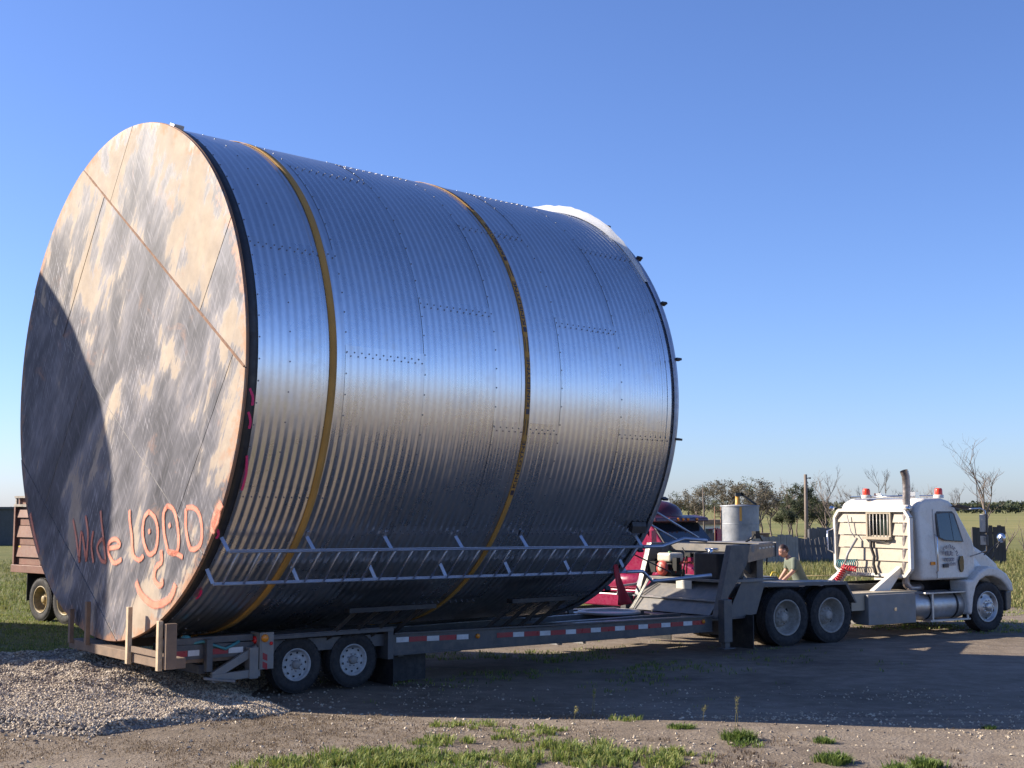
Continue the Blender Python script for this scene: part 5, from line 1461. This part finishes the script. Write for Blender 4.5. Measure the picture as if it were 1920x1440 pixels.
# ================================================================== man leaning over the truck deck
def skin_mesh(name, joints, edges, mat, parent, sub=2, rootj=0):
    me = bpy.data.meshes.new(name)
    me.from_pydata([(j[0], -j[1], j[2]) for j in joints], [], [])
    me.edges.add(len(edges))
    for e, (a, b) in zip(me.edges, edges): e.vertices = (a, b)
    me.update()
    o = bpy.data.objects.new(name, me); COL.objects.link(o); o.parent = parent
    sk = o.modifiers.new('skin', 'SKIN')
    sk.use_smooth_shade = True
    if not me.skin_vertices: bpy.context.view_layer.objects.active = o
    sv = me.skin_vertices[0].data if me.skin_vertices else None
    if sv:
        for i, j in enumerate(joints):
            r = j[3]
            sv[i].radius = r if hasattr(r, '__len__') else (r, r)
            sv[i].use_root = (i == rootj)
    ss = o.modifiers.new('sub', 'SUBSURF'); ss.levels = sub; ss.render_levels = sub
    me.materials.append(M[mat])
    return o

def build_person():
    # facing -X in world (left in the picture), leaning forward; local forward = facing
    h = radians(188)
    P = root('person', 'man in olive polo shirt leaning over the far side of the truck deck', 'person', (5.96, 27.15, 0), h)
    # forward x, right y, up z
    J = [
        (-0.10, 0, 0.93, (.150, .125)), (-0.05, 0, 1.06, (.160, .125)), (0.05, 0, 1.22, (.170, .13)), (0.14, 0, 1.36, (.165, .115)), (0.19, 0, 1.43, (.075, .07)), (0.25, 0, 1.49, (.055, .055)),
        (0.13, .19, 1.375, .070), (0.15, .245, 1.19, .050), (0.30, .23, 0.99, .038), (0.36, .215, .93, .032),
        (0.13, -.19, 1.375, .070), (0.17, -.245, 1.19, .050), (0.36, -.22, 1.02, .038), (0.42, -.2, .97, .032),
        (-0.09, .10, .86, .095), (-0.02, .11, .48, .060), (-0.09, .12, .10, .045),
        (-0.09, -.10, .86, .095), (-0.10, -.11, .48, .060), (-0.17, -.12, .10, .045)]
    E = [(0, 1), (1, 2), (2, 3), (3, 4), (4, 5), (3, 6), (6, 7), (7, 8), (8, 9), (3, 10), (10, 11), (11, 12), (12, 13), (0, 14), (14, 15), (15, 16), (0, 17), (17, 18), (18, 19)]
    body = skin_mesh('body', J, E, 'skin', P)
    # clothes follow the body, a little larger
    S = [(-0.09, 0, 0.90, (.168, .145)), (-0.05, 0, 1.06, (.182, .148)), (0.05, 0, 1.22, (.190, .150)), (0.14, 0, 1.37, (.176, .130)), (0.185, 0, 1.425, (.085, .08)),
         (0.13, .20, 1.38, .090), (0.145, .243, 1.225, .078), (0.155, .245, 1.19, .074), (0.13, -.20, 1.38, .090), (0.16, -.243, 1.225, .078), (0.175, -.245, 1.185, .074)]
    skin_mesh('polo_shirt', S, [(0, 1), (1, 2), (2, 3), (3, 4), (3, 5), (5, 6), (6, 7), (3, 8), (8, 9), (9, 10)], 'shirt', P, rootj=1)
    Tz = [(-0.10, 0, 0.92, (.165, .14)), (-0.09, .10, .84, .112), (-0.02, .11, .48, .080), (-0.09, .12, .08, .072), (-0.09, -.10, .84, .112), (-0.10, -.11, .48, .080), (-0.17, -.12, .08, .072)]
    skin_mesh('trousers', Tz, [(0, 1), (1, 2), (2, 3), (0, 4), (4, 5), (5, 6)], 'jeans', P)
    for y, x in ((.12, -.09), (-.12, -.17)):
        MB().prism([(x - .09, 0), (x + .2, 0), (x + .2, .05), (x + .1, .09), (x + .05, .15), (x - .09, .15)], y - .05, y + .05).build('boot', 'boots', P, bevel=.02)
    # head: shaped ellipsoid with nose, brow, jaw, ears
    mb = MB(); vs = []; na, nb = 24, 16
    c = Vector((0.30, 0, 1.585))
    tilt = radians(18)
    for j in range(nb + 1):
        t = -pi / 2 + pi * j / nb
        for i in range(na):
            a = 2 * pi * i / na
            x, y, z = cos(t) * cos(a), cos(t) * sin(a), sin(t)
            rx = .103 if x > 0 else .108
            px, py, pz = x * rx, y * .078, z * .128
            if z < -.1 and x > 0: px += .018 * (-z); py *= 1 - .22 * (-z)           # jaw and chin
            if abs(y) < .26 and -.25 < z < .12 and x > .7: px += .026 * (1 - abs(y) / .26) * (1 - abs(z + .12) / .22 if abs(z + .12) < .22 else 0)   # nose
            if abs(z - .16) < .12 and x > .6: px += .006
            if abs(abs(y) - .36) < .16 and abs(z - .03) < .1 and x > .6: px -= .010   # eye sockets
            if x < 0 and z < -.3: px *= .82
            v = Vector((px * cos(tilt) + pz * sin(tilt), py, -px * sin(tilt) + pz * cos(tilt)))
            vs.append(c + v)
    fs = [(j * na + i, j * na + (i + 1) % na, (j + 1) * na + (i + 1) % na, (j + 1) * na + i) for j in range(nb) for i in range(na)]
    mb.add(vs, fs, 0, True)
    hd = mb.build('head', 'skin', body)
    for s in (1, -1):
        MB().lathe([(0.0, .012), (.018, .012), (.026, .004), (.028, 0)], c + Vector((-.005, .076 * s, -.005)), (0, s, 0), 12).build('ear', 'skin', body)
        MB().lathe([(0, .004), (.008, .003), (.011, 0)], c + Vector((.096, .030 * s, -.015)), (1, s * .2, 0), 10).build('eye', 'dark', body)
    MB().box(c.x + .075, c.x + .092, -.024, .024, c.z - .087, c.z - .080).build('mouth', 'engine_red', body)
    mb = MB(); vs2 = []; idx = {}
    for j in range(nb + 1):
        for i in range(na):
            a = 2 * pi * i / na; t = -pi / 2 + pi * j / nb
            vs2.append(c + (vs[j * na + i] - c) * 1.07 + Vector((-.004, 0, .003)))
    keep = []
    for j in range(nb):
        for i in range(na):
            t = -pi / 2 + pi * (j + .5) / nb; a = 2 * pi * (i + .5) / na
            x, z = cos(t) * cos(a), sin(t)
            if (z > .62) or (z > .30 and x < .35) or (z > -.35 and x < -.25): keep.append((j * na + i, j * na + (i + 1) % na, (j + 1) * na + (i + 1) % na, (j + 1) * na + i))
    mb.add(vs2, keep, 0, True)
    hr = mb.build('hair', 'hair', P, recalc=False)
    # hands: palm, four fingers and a thumb curled over the deck edge
    for y, wx, wz, s in ((.215, .36, .93, 1), (-.20, .42, .97, -1)):
        JJ = [(wx, y, wz, .026), (wx + .045, y, wz - .035, (.036, .018))]; EE = [(0, 1)]
        for k in range(4):
            fy = y + (k - 1.5) * .019; L = (.030, .036, .034, .026)[k]
            b = len(JJ)
            JJ += [(wx + .070, fy, wz - .052, .009), (wx + .070 + L, fy, wz - .062, .0085), (wx + .070 + L * 1.6, fy, wz - .062 - L * .8, .0075)]
            EE += [(1, b), (b, b + 1), (b + 1, b + 2)]
        b = len(JJ); JJ += [(wx + .03, y - .03 * s, wz - .04, .011), (wx + .055, y - .05 * s, wz - .055, .0095), (wx + .075, y - .052 * s, wz - .07, .008)]
        EE += [(0, b), (b, b + 1), (b + 1, b + 2)]
        skin_mesh('hand', JJ, EE, 'skin', body, 1)
    return P
build_person()

# ================================================================== small bin, auger spout, ladder
def bg(px, Z, z=0.0):
    """ground spot on a bearing: px = offset from straight ahead per 2418 m of depth"""
    return Vector(((px - 960) / 2418.0 * Z, Z, z))

def build_small_bin():
    p = bg(1385, 56)
    T = root('feed_bin', 'small grey galvanised bin behind the maroon truck with a yellow spout on top', 'bin', p, 0)
    R = .82
    for k in range(3):
        z0 = .25 + .76 * k
        prof = []
        for i in range(33): prof.append((R + .006 * cos(i * pi) + (0.004 if k % 2 else 0), z0 + .76 * i / 32))
        MB().lathe(prof, (0, 0, 0), (0, 0, 1), 48).build('wall_ring', 'bin_galv', T)
    MB().lathe([(R - .02, .25), (R - .02, .0), (0, 0)], (0, 0, 0), (0, 0, 1), 32).build('base', 'bin_galv', T)
    MB().lathe([(R + .03, 2.52), (R + .03, 2.56), (.2, 2.60), (0, 2.6)], (0, 0, 0), (0, 0, 1), 48).build('lid', 'bin_galv', T)
    MB().lathe([(.10, 2.58), (.10, 2.95), (0, 2.95)], (-.12, .2, 0), (0, 0, 1), 16).build('spout_pipe', 'orange_pipe', T)
    MB().box(-.22, .12, .1, .3, 2.95, 3.10).hexa([(.0, .1, 3.05), (.62, .1, 2.58), (.62, .3, 2.58), (.0, .3, 3.05), (.0, .1, 3.12), (.70, .1, 2.62), (.70, .3, 2.62), (.0, .3, 3.12)]).build('spout_chute', 'shed_dark', T)
    MB().box(-.15, -.06, R + .005, R + .01, 1.9, 2.5).build('rust_streak', 'orange_pipe', T)
    for x in (-R - .28, -R - .02):
        MB().tube([(x, .1, 0), (x, .1, 2.5)], .025, 6).build('ladder_rail', 'weld', T)
    for k in range(9): MB().tube([(-R - .28, .1, .25 + .26 * k), (-R - .02, .1, .25 + .26 * k)], .016, 5).build('rung', 'weld', T)
build_small_bin()

# ================================================================== fences
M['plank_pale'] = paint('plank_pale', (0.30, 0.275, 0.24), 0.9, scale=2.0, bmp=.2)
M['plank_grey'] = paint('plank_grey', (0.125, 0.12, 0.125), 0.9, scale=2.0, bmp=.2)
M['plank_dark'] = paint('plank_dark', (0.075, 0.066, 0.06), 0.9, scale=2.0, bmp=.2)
def fence(a, b, z_top, mat, label, lean=0.0, seed=0, w=.135):
    rnd = random.Random(seed); a = Vector(a); b = Vector(b); d = b - a; L = d.length; d.normalize()
    T = root('plank_fence', label, 'fence', (a.x, a.y, 0), atan2(d.y, d.x), 'weathered plank fences behind the yard')
    n = int(L / w)
    for k in range(n):
        x = k * w; h_ = z_top + rnd.uniform(-.07, .05); t = lean * (0.85 + .3 * rnd.random()) + rnd.uniform(-.01, .01)
        ww = w * rnd.uniform(.90, 1.0)
        MB().hexa([(x, -.015, 0), (x + ww, -.015, 0), (x + ww, .015, 0), (x, .015, 0), (x - t, -.015, h_), (x + ww - t, -.015, h_ - .01), (x + ww - t, .015, h_ - .01), (x - t, .015, h_)]).build('plank', mat, T)
    for z in (.35, z_top - .35):
        MB().box(0, n * w, -.06, -.02, z, z + .09).build('fence_rail', mat, T)
    for k in range(0, n, 14):
        MB().box(k * w, k * w + .1, -.16, -.062, 0, z_top - .1).build('fence_post', mat, T)
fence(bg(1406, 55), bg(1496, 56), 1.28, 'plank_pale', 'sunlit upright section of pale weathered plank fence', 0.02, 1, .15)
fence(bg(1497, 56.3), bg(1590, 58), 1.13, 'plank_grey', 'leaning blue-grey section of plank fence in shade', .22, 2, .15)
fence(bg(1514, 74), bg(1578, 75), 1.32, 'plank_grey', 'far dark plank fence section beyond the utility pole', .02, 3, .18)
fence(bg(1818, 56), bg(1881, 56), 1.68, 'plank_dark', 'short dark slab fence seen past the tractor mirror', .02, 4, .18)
fence(bg(1316, 80), bg(1350, 80), .9, 'plank_grey', 'low grey plank fence before the white shed', .02, 6, .2)

def build_misc():
    # utility pole
    p = bg(1509, 78)
    T = root('utility_pole', 'plain wooden utility pole standing behind the plank fence', 'pole', p, 0)
    MB().tube([(0, 0, -.3), (0, 0, 4.45)], [.13, .095], 12).build('shaft', 'pole_wood', T)
    MB().tube([(0, 0, 4.2), (.25, 0, 4.24)], .03, 6).lathe([(.05, 0), (.07, .08), (0, .1)], (.27, 0, 4.18), (0, 0, 1), 10).build('lamp_arm', 'pole_wood', T)
    # slim mast by the maroon truck
    p = bg(1318, 52)
    T = root('aerial_mast', 'thin dark aerial mast rising beside the maroon truck', 'mast', p, 0)
    MB().tube([(0, 0, 0), (0, 0, 2.4), (-.05, 0, 3.4)], [.045, .035, .012], 8).build('shaft', 'bark', T)
    # white shed
    p = bg(1338, 90)
    T = root('white_shed', 'low white shed with brown roof far behind the maroon truck', 'shed', p, 0)
    MB().box(-1.2, 1.2, -1.2, 1.0, 0, 1.30).build('wall', 'shed_white', T)
    MB().prism([(-1.45, 1.28), (1.45, 1.28), (1.3, 1.62), (-1.3, 1.62)], -1.4, 1.2).build('roof', 'shed_roof', T)
    MB().box(.2, .8, 1.0, 1.03, 0, 1.1).build('door', 'shed_white', T)
    MB().box(-.8, -.3, 1.0, 1.03, .5, 1.0).build('window', 'shed_dark', T)
    # dark building at the far left
    p = Vector((-35.0, 84, 0))
    T = root('dark_building', 'dark green-grey farm building at the edge of the lawn', 'building', p, 0)
    MB().box(-6, 1.75, -4, 0, 0, 2.35).build('wall', 'shed_dark', T)
    MB().box(-6.2, 1.9, -4.2, .2, 2.35, 2.5).build('roof', 'shed_dark', T)
    MB().box(-.2, 1.2, 0, .04, .2, 1.5).build('window', 'hose_teal', T)
    # dark bale/box beside the bin
    p = bg(1427, 60)
    T = root('wood_box', 'small dark wooden box on legs beside the grey bin', 'box', p, 0)
    MB().box(-.25, .25, -.2, .2, .85, 1.25).box(-.3, .3, -.25, .25, 1.25, 1.30).build('body', 'wood_dark', T)
    for x in (-.2, .16): MB().box(x, x + .05, -.18, .18, 0, .85).build('leg', 'wood_dark', T)
    # bent yellow pipe hoop
    p = bg(1448, 33.5)
    T = root('pipe_hoop', 'bent yellow pipe hoop standing in the weeds', 'pipe', p, 0)
    MB().tube([(-.10, 0, 0), (-.10, 0, .74), (-.06, 0, .82), (.06, 0, .82), (.10, 0, .76), (.11, 0, .5)], .022, 8).build('pipe', 'yellow', T)
    p = bg(1552, 36)
    T = root('low_pipe_rail', 'low yellow pipe rail across the weeds behind the truck', 'rail', p, 0)
    MB().tube([(-.75, 0, .60), (.75, 0, .61)], .012, 6).build('rail', 'rim_yellow', T)
    for x in (-.7, 0, .7): MB().tube([(x, 0, 0), (x, 0, .60)], .012, 6).build('post', 'rim_yellow', T)
build_misc()

# bins standing outside the picture whose shade falls on the floor plates and lawn
def tall_bin(loc, R, eave, peak, label):
    T = root('tall_grain_bin', label, 'grain bin', loc, 0)
    for k in range(8):
        z0 = eave * k / 8; z1 = eave * (k + 1) / 8
        MB().lathe([(R, z0), (R + .01, (z0 + z1) / 2), (R, z1)], (0, 0, 0), (0, 0, 1), 64).build('wall_ring', 'bin_galv', T)
    prof = [(R + .02, eave - .25), (R - .02, eave + .10), (R - .16, eave + .45), (R - .5, eave + .85), (R * .5, eave + (peak - eave) * .72), (.35, peak), (.35, peak + .25), (0, peak + .3)]
    MB().lathe(prof, (0, 0, 0), (0, 0, 1), 64).build('roof', 'bin_galv', T)
    for k in range(20): MB().box(R + .02, R + .06, -.2, .2, .4 + .35 * k, .43 + .35 * k).build('rung', 'galv_bar', T)
dv = Vector((cos(SUN_AZ), sin(SUN_AZ), 0)); wv = Vector((-sin(SUN_AZ), cos(SUN_AZ), 0))
KS = 1 / math.tan(SUN_EL)
def shade_spot(al, w): return dv * al + wv * w
tall_bin(shade_spot(-19, 15.65 + 3.2), 3.2, (-3.2 + 19) / KS, (1.0 + 19) / KS, 'tall galvanised grain bin standing left of the stone heap')
tall_bin(shade_spot(-30, 21.5), 4.3, (-17 + 30) / KS, (-10.5 + 30) / KS, 'wide galvanised grain bin standing farther left beyond the lawn')
# ================================================================== trees
def grow(rnd, height, spread, leafy, bare_up=0.25, twigs=3, depth=4, lean=0.0):
    """returns wood MB, leaf MB, tints"""
    wood = MB(); leaf = MB(); tint = []
    def branch(p, d, L, r, lev):
        n = 4 if lev < 2 else 3
        pts = [p]; rs = [r]; q = p.copy(); dd = d.copy()
        for i in range(n):
            dd = (dd + Vector((rnd.gauss(0, .16), rnd.gauss(0, .16), rnd.gauss(.05, .10)))).normalized()
            q = q + dd * (L / n); pts.append(q.copy()); rs.append(r * (1 - .75 * (i + 1) / n) + .0015)
        wood.tube(pts, rs, 5 if lev < 2 else 3, caps=False, smooth=lev < 2)
        if lev >= depth:
            if leafy > 0:
                for k in range(int(leafy * 7)):
                    c = pts[rnd.randint(1, n)] + Vector((rnd.gauss(0, .12), rnd.gauss(0, .12), rnd.gauss(0, .10))) * spread
                    s = rnd.uniform(.035, .075) * (height / 4) ** .6
                    a = Vector((rnd.gauss(0, 1), rnd.gauss(0, 1), rnd.gauss(0, 1))).normalized(); b = a.orthogonal().normalized(); 
                    leaf.add([c - a * s, c + b * s * .6, c + a * s, c - b * s * .6], [(0, 1, 2, 3)]); tint.extend([rnd.random()] * 4)
            return
        m = twigs + (1 if lev < 2 else 0)
        for k in range(m + rnd.randint(0, 1)):
            t = rnd.uniform(.35 if lev else bare_up, 1.0)
            i = min(n - 1, int(t * n)); bp = pts[i].lerp(pts[i + 1], t * n - i)
            az = rnd.uniform(0, 2 * pi); up = rnd.uniform(.3, 1.0)
            nd = (dd * .55 + Vector((cos(az) * spread, sin(az) * spread, up * .7))).normalized()
            branch(bp, nd, L * rnd.uniform(.42, .68), max(.003, r * rnd.uniform(.38, .55)), lev + 1)
    branch(Vector((0, 0, -.1)), Vector((lean, 0, 1)).normalized(), height * .62, height * .020, 0)
    return wood, leaf, tint

def tree(name, label, px, Z, height, seed, leafy, spread=.8, depth=4, twigs=3, group=None, leafmat='leaves', lean=0.0):
    rnd = random.Random(seed)
    p = bg(px, Z)
    T = root(name, label, 'tree', (p.x, p.y, ground_h(p.x, p.y)), rnd.uniform(0, 6.28) if lean == 0 else 0, group)
    w, l, t = grow(rnd, height, spread, leafy, depth=depth, twigs=twigs, lean=lean)
    w.build('trunk', 'bark', T, flip=False, recalc=False)
    if leafy > 0 and l.v:
        o = l.build('crown', leafmat, T, flip=False, recalc=False); float_attr(o, 'tint', t)
G1 = 'brushy trees in the row behind the fence'
rr = random.Random(77)
for i, (px, h) in enumerate(((1262, 3.6), (1282, 4.6), (1302, 4.4), (1322, 4.0), (1340, 4.6), (1358, 4.3), (1376, 4.9), (1392, 4.5), (1410, 4.8), (1426, 4.4), (1444, 4.2))):
    tree('brushy_tree', 'half-bare brushy tree with thin grey limbs in the row behind the grey bin', px, 108 + rr.uniform(-10, 14), h * 1.08, 100 + i, 0.9 + .5 * (i % 3 == 1), .9, 4, 3, G1, 'leaves_dry' if i % 3 else 'leaves')
for i, (px, h) in enumerate(((1462, 3.0), (1476, 3.3), (1492, 3.8), (1504, 4.3), (1520, 3.6), (1536, 3.0), (1550, 2.7))):
    tree('dark_green_tree', 'dense dark green leafy tree in the row behind the utility pole', px, 100 + rr.uniform(-6, 8), h * 1.0, 200 + i, 2.6, .85, 4, 3, 'dark leafy trees by the pole', 'leaves')
for i, (px, h, Z) in enumerate(((1482, 4.4, 104), (1545, 4.7, 96), (1568, 4.3, 92), (1590, 4.0, 95), (1612, 4.4, 98), (1660, 5.0, 102), (1686, 4.3, 104), (1722, 4.5, 104), (1772, 4.4, 106))):
    tree('bare_tree', 'slender bare grey tree with upright twigs standing beyond the tractor cab', px, Z, h * 1.0, 300 + i, 0, .55, 4, 3, 'bare trees beyond the truck')
tree('dead_tree', 'dead forked tree with spreading bare limbs behind the dark slab fence', 1838, 66, 4.9, 43, 0, .8, 4, 3)
tree('dead_sapling', 'short dead broken sapling beside the forked dead tree', 1872, 60, 2.6, 52, 0, .4, 3, 2)
tree('dead_stub', 'thin dead stub standing alone in the hay field', 1919, 62, 2.1, 56, 0, .3, 2, 2)

# far shelter belt on the right horizon and a faint one further off
def far_belt():
    rnd = random.Random(11); mb = MB(); tint = []
    for (x0, x1, Z, h0, h1, n, s0) in ((190, 420, 560, 5.0, 9.5, 7000, .7), (60, 420, 900, 4.5, 8.0, 4200, 1.1), (-700, 60, 900, 2.0, 4.5, 2600, 1.0), (420, 900, 560, 4, 7, 2500, .8)):
        for k in range(n):
            x = rnd.uniform(x0, x1); f = (x - x0) / (x1 - x0)
            hh = (h0 + (h1 - h0) * f) * (.75 + .5 * mnoise.noise(Vector((x * .06, Z, 0))) + .18 * mnoise.noise(Vector((x * .3, Z, 4))))
            c = Vector((x, Z + rnd.uniform(-8, 8), rnd.uniform(0, 1) ** .8 * max(.8, hh)))
            s = s0 * rnd.uniform(.6, 1.4)
            a = Vector((rnd.gauss(0, 1), rnd.gauss(0, 1), rnd.gauss(0, 1))).normalized(); b = a.orthogonal().normalized()
            mb.add([c - a * s, c + b * s * .8, c + a * s, c - b * s * .8], [(0, 1, 2, 3)]); tint.extend([rnd.random()] * 4)
    o = mb.build('far_shelter_belt', 'leaves', flip=False, recalc=False); float_attr(o, 'tint', tint)
    tag(o, 'far dark belt of woods along the horizon past the hay field', 'woods', kind='stuff')
far_belt()

# ================================================================== grasses
def blades(mb, tint, c, n, h, sp, rnd, t0=0.0, t1=1.0, w=.006, droop=.6):
    for k in range(n):
        a = rnd.uniform(0, 2 * pi); r = sp * sqrt(rnd.random())
        b = c + Vector((cos(a) * r, sin(a) * r, 0))
        hh = h * rnd.uniform(.5, 1.15); out = Vector((cos(a), sin(a), 0)) * hh * droop * rnd.uniform(.2, 1)
        sd_ = Vector((-sin(a + rnd.uniform(-.8, .8)), cos(a), 0)).normalized() * w * rnd.uniform(.7, 1.3)
        m = b + Vector((0, 0, hh * .6)) + out * .35; tp = b + Vector((0, 0, hh * (1 - .25 * droop))) + out
        mb.add([b - sd_, b + sd_, m + sd_ * .8, m - sd_ * .8, tp], [(0, 1, 2, 3), (3, 2, 4)])
        t = t0 + (t1 - t0) * rnd.random(); tint.extend([t] * 5)

def gp(px, py):
    """spot on flat ground seen at (px, py) of the 1920 x 1440 view; used only to lay out the plants"""
    th = radians(5.4407); a = (px - 960) / 2418.0; b = (720 - py) / 2418.0
    d = Vector((a, cos(th) - b * sin(th), sin(th) + b * cos(th))); z = 0.0
    for k in range(12):
        p = Vector((0, 0, CAM_H)) + d * ((z - CAM_H) / d.z)
        z += 0.6 * (ground_h(p.x, p.y) - z)
    return Vector((p.x, p.y, ground_h(p.x, p.y)))

def tufts():
    rnd = random.Random(21)
    spots = [((880, 1362), .07, .30, 260), ((990, 1372), .07, .28, 240), ((825, 1392), .09, .24, 260), ((960, 1385), .06, .20, 160), ((700, 1425), .11, .42, 700), ((640, 1432), .10, .45, 600), ((760, 1422), .10, .35, 500),
             ((560, 1446), .10, .5, 500), ((860, 1440), .10, .45, 600), ((1075, 1412), .12, .40, 560), ((1130, 1425), .09, .40, 460), ((1060, 1432), .1, .4, 420), ((1215, 1420), .09, .34, 380), ((1250, 1428), .08, .4, 360),
             ((1280, 1366), .07, .20, 150), ((1385, 1388), .12, .26, 330), ((1540, 1392), .06, .16, 110), ((1565, 1430), .10, .30, 340), ((1740, 1438), .10, .28, 300), ((1680, 1444), .08, .3, 200), ((1175, 1352), .08, .12, 70), ((1845, 1366), .04, .15, 50), ((1400, 1398), .06, .3, 120), ((935, 1425), .07, .3, 240)]
    gm = MB(); gt = []
    dk = 0
    for i, (px, h, sp, n) in enumerate(spots):
        dark = px[0] > 1260
        mb = MB() if dark else gm; t = [] if dark else gt; c = gp(*px)
        for k in range(max(4, n // 16)):
            a = rnd.uniform(0, 6.28); r = sp * sqrt(rnd.random()) * (.35 if dark else 1)
            q = c + Vector((cos(a) * r * 1.25, sin(a) * r, 0)); q.z = ground_h(q.x, q.y)
            blades(mb, t, q, 26, h * rnd.uniform(.6, 1.1), .07, rnd, 0.0 if dark else .1, .5 if dark else .95, .0055, .8)
        if dark:
            o = mb.build('grass_tuft', 'grass', flip=False, recalc=False); float_attr(o, 'tint', t)
            tag(o, 'low dark green tuft growing among the pale pebbles', 'grass', 'dark tufts among the pebbles')
    o = gm.build('grass_patches', 'grass', flip=False, recalc=False); float_attr(o, 'tint', gt)
    tag(o, 'bright green grass growing in patches on the bare dirt in front of the shadow', 'grass', kind='stuff')
    # dry seed stalks
    for i, (px, h, lab) in enumerate((((1110, 1348), .30, 'thin pale seed stalk at the edge of the bin shadow'), ((1378, 1380), .36, 'tall green-headed seed stalk rising from a dark tuft'), ((1318, 1354), .16, 'short dry reddish stalk by the shadow edge'), ((1075, 1365), .2, 'single bent green stem with a broad leaf'))):
        c = gp(*px); mb = MB(); t = []
        for k in range(2 if i < 2 else 1):
            pts = [c + Vector((k * .015, 0, 0)), c + Vector((.01 + k * .02, 0, h * .5)), c + Vector((.035 - k * .03, .0, h))]
            mb.tube(pts, [.003, .0025, .0015], 4)
            n0 = len(mb.v)
        t = [.8] * len(mb.v)
        for k in range(26):
            f = rnd.uniform(.62, 1.05); q = c + Vector((.03 * f + rnd.gauss(0, .012), rnd.gauss(0, .012), h * f))
            s = rnd.uniform(.006, .014); a = Vector((rnd.gauss(0, .5), rnd.gauss(0, .5), 1)).normalized(); b = a.orthogonal().normalized()
            mb.add([q - a * s, q + b * s * .5, q + a * s, q - b * s * .5], [(0, 1, 2, 3)]); t.extend([rnd.uniform(.5, 1)] * 4)
        o = mb.build('seed_stalk', 'weeds', flip=False, recalc=False); float_attr(o, 'tint', t)
        tag(o, lab, 'weed')
    # dry low growth over the near-left dirt
    mb = MB(); t = []
    for k in range(4200):
        y = rnd.uniform(10.4, 15.0); x = rnd.uniform(-5.0, 1.0)
        if pile_h(x, y) > ground_h(x, y) or mnoise.noise(Vector((x * .7, y * .9, 9))) + rnd.gauss(0, .22) < -.05 + .15 * sstep(-2, 1, x): continue
        blades(mb, t, Vector((x, y, ground_h(x, y))), 9, .026, .10, rnd, 0, 1, .0032, 1.0)
    for k in range(500):
        y = rnd.uniform(10.4, 12.4); x = rnd.uniform(0.5, 4.0)
        if mnoise.noise(Vector((x * .9, y * 1.3, 19))) < .05: continue
        blades(mb, t, Vector((x, y, ground_h(x, y))), 8, .035, .07, rnd, 0, .5, .004, .9)
    o = mb.build('dry_ground_cover', 'dry', flip=False, recalc=False); float_attr(o, 'tint', t)
    tag(o, 'dry brown ground cover over the near dirt', 'ground cover', kind='stuff')
    # lawn at the left and thin grass under the trailer and by the tractor
    mb = MB(); t = []
    for k in range(5200):
        y = 18 + 26 * rnd.random() ** 1.3; x = -.38 * y + rnd.uniform(-2.2, 3.2)
        if pile_h(x, y) > ground_h(x, y) + .02: continue
        blades(mb, t, Vector((x, y, ground_h(x, y))), 6, .055, .12, rnd, .15, .95, .007, .7)
    for k in range(1500):
        x = rnd.gauss(0.2, 2.2); y = rnd.gauss(20.8, 1.4)
        if mnoise.noise(Vector((x * .8, y * .8, 4))) < .0: continue
        blades(mb, t, Vector((x, y, ground_h(x, y))), 5, .06, .09, rnd, 0, .9, .006, .8)
    for k in range(2600):
        x = rnd.uniform(6, 15); y = rnd.uniform(25.5, 34)
        if y < 24 + .2 * x or mnoise.noise(Vector((x * .5, y * .6, 14))) < -.1: continue
        blades(mb, t, Vector((x, y, ground_h(x, y))), 5, .06, .1, rnd, .3, 1, .008, .8)
    o = mb.build('lawn_grass', 'grass', flip=False, recalc=False); float_attr(o, 'tint', t)
    tag(o, 'short mown grass on the lawn and yard edges', 'grass', kind='stuff')
    # tall weeds behind the vehicles
    mb = MB(); t = []
    for k in range(15000):
        y = 30.5 + 42 * rnd.random() ** 1.25; x = y * rnd.uniform(.085, .43)
        if y < 29.8 + .22 * x: continue
        tall = .13 + .32 * sstep(33, 48, y) * (1 - .6 * sstep(.33, .40, x / y)) * (.6 + .6 * mnoise.noise(Vector((x * .35, y * .3, 6))))
        blades(mb, t, Vector((x, y, ground_h(x, y))), 5, tall, .16, rnd, .1, 1, .012, .5)
    for k in range(1600):
        y = rnd.uniform(31, 60); x = -.40 * y + rnd.uniform(-2, 5)
        blades(mb, t, Vector((x, y, ground_h(x, y))), 5, .14, .16, rnd, 0, .8, .012, .6)
    o = mb.build('tall_weeds', 'weeds', flip=False, recalc=False); float_attr(o, 'tint', t)
    tag(o, 'tall yellow-green weeds behind the trucks and along the fences', 'weeds', kind='stuff')
tufts()
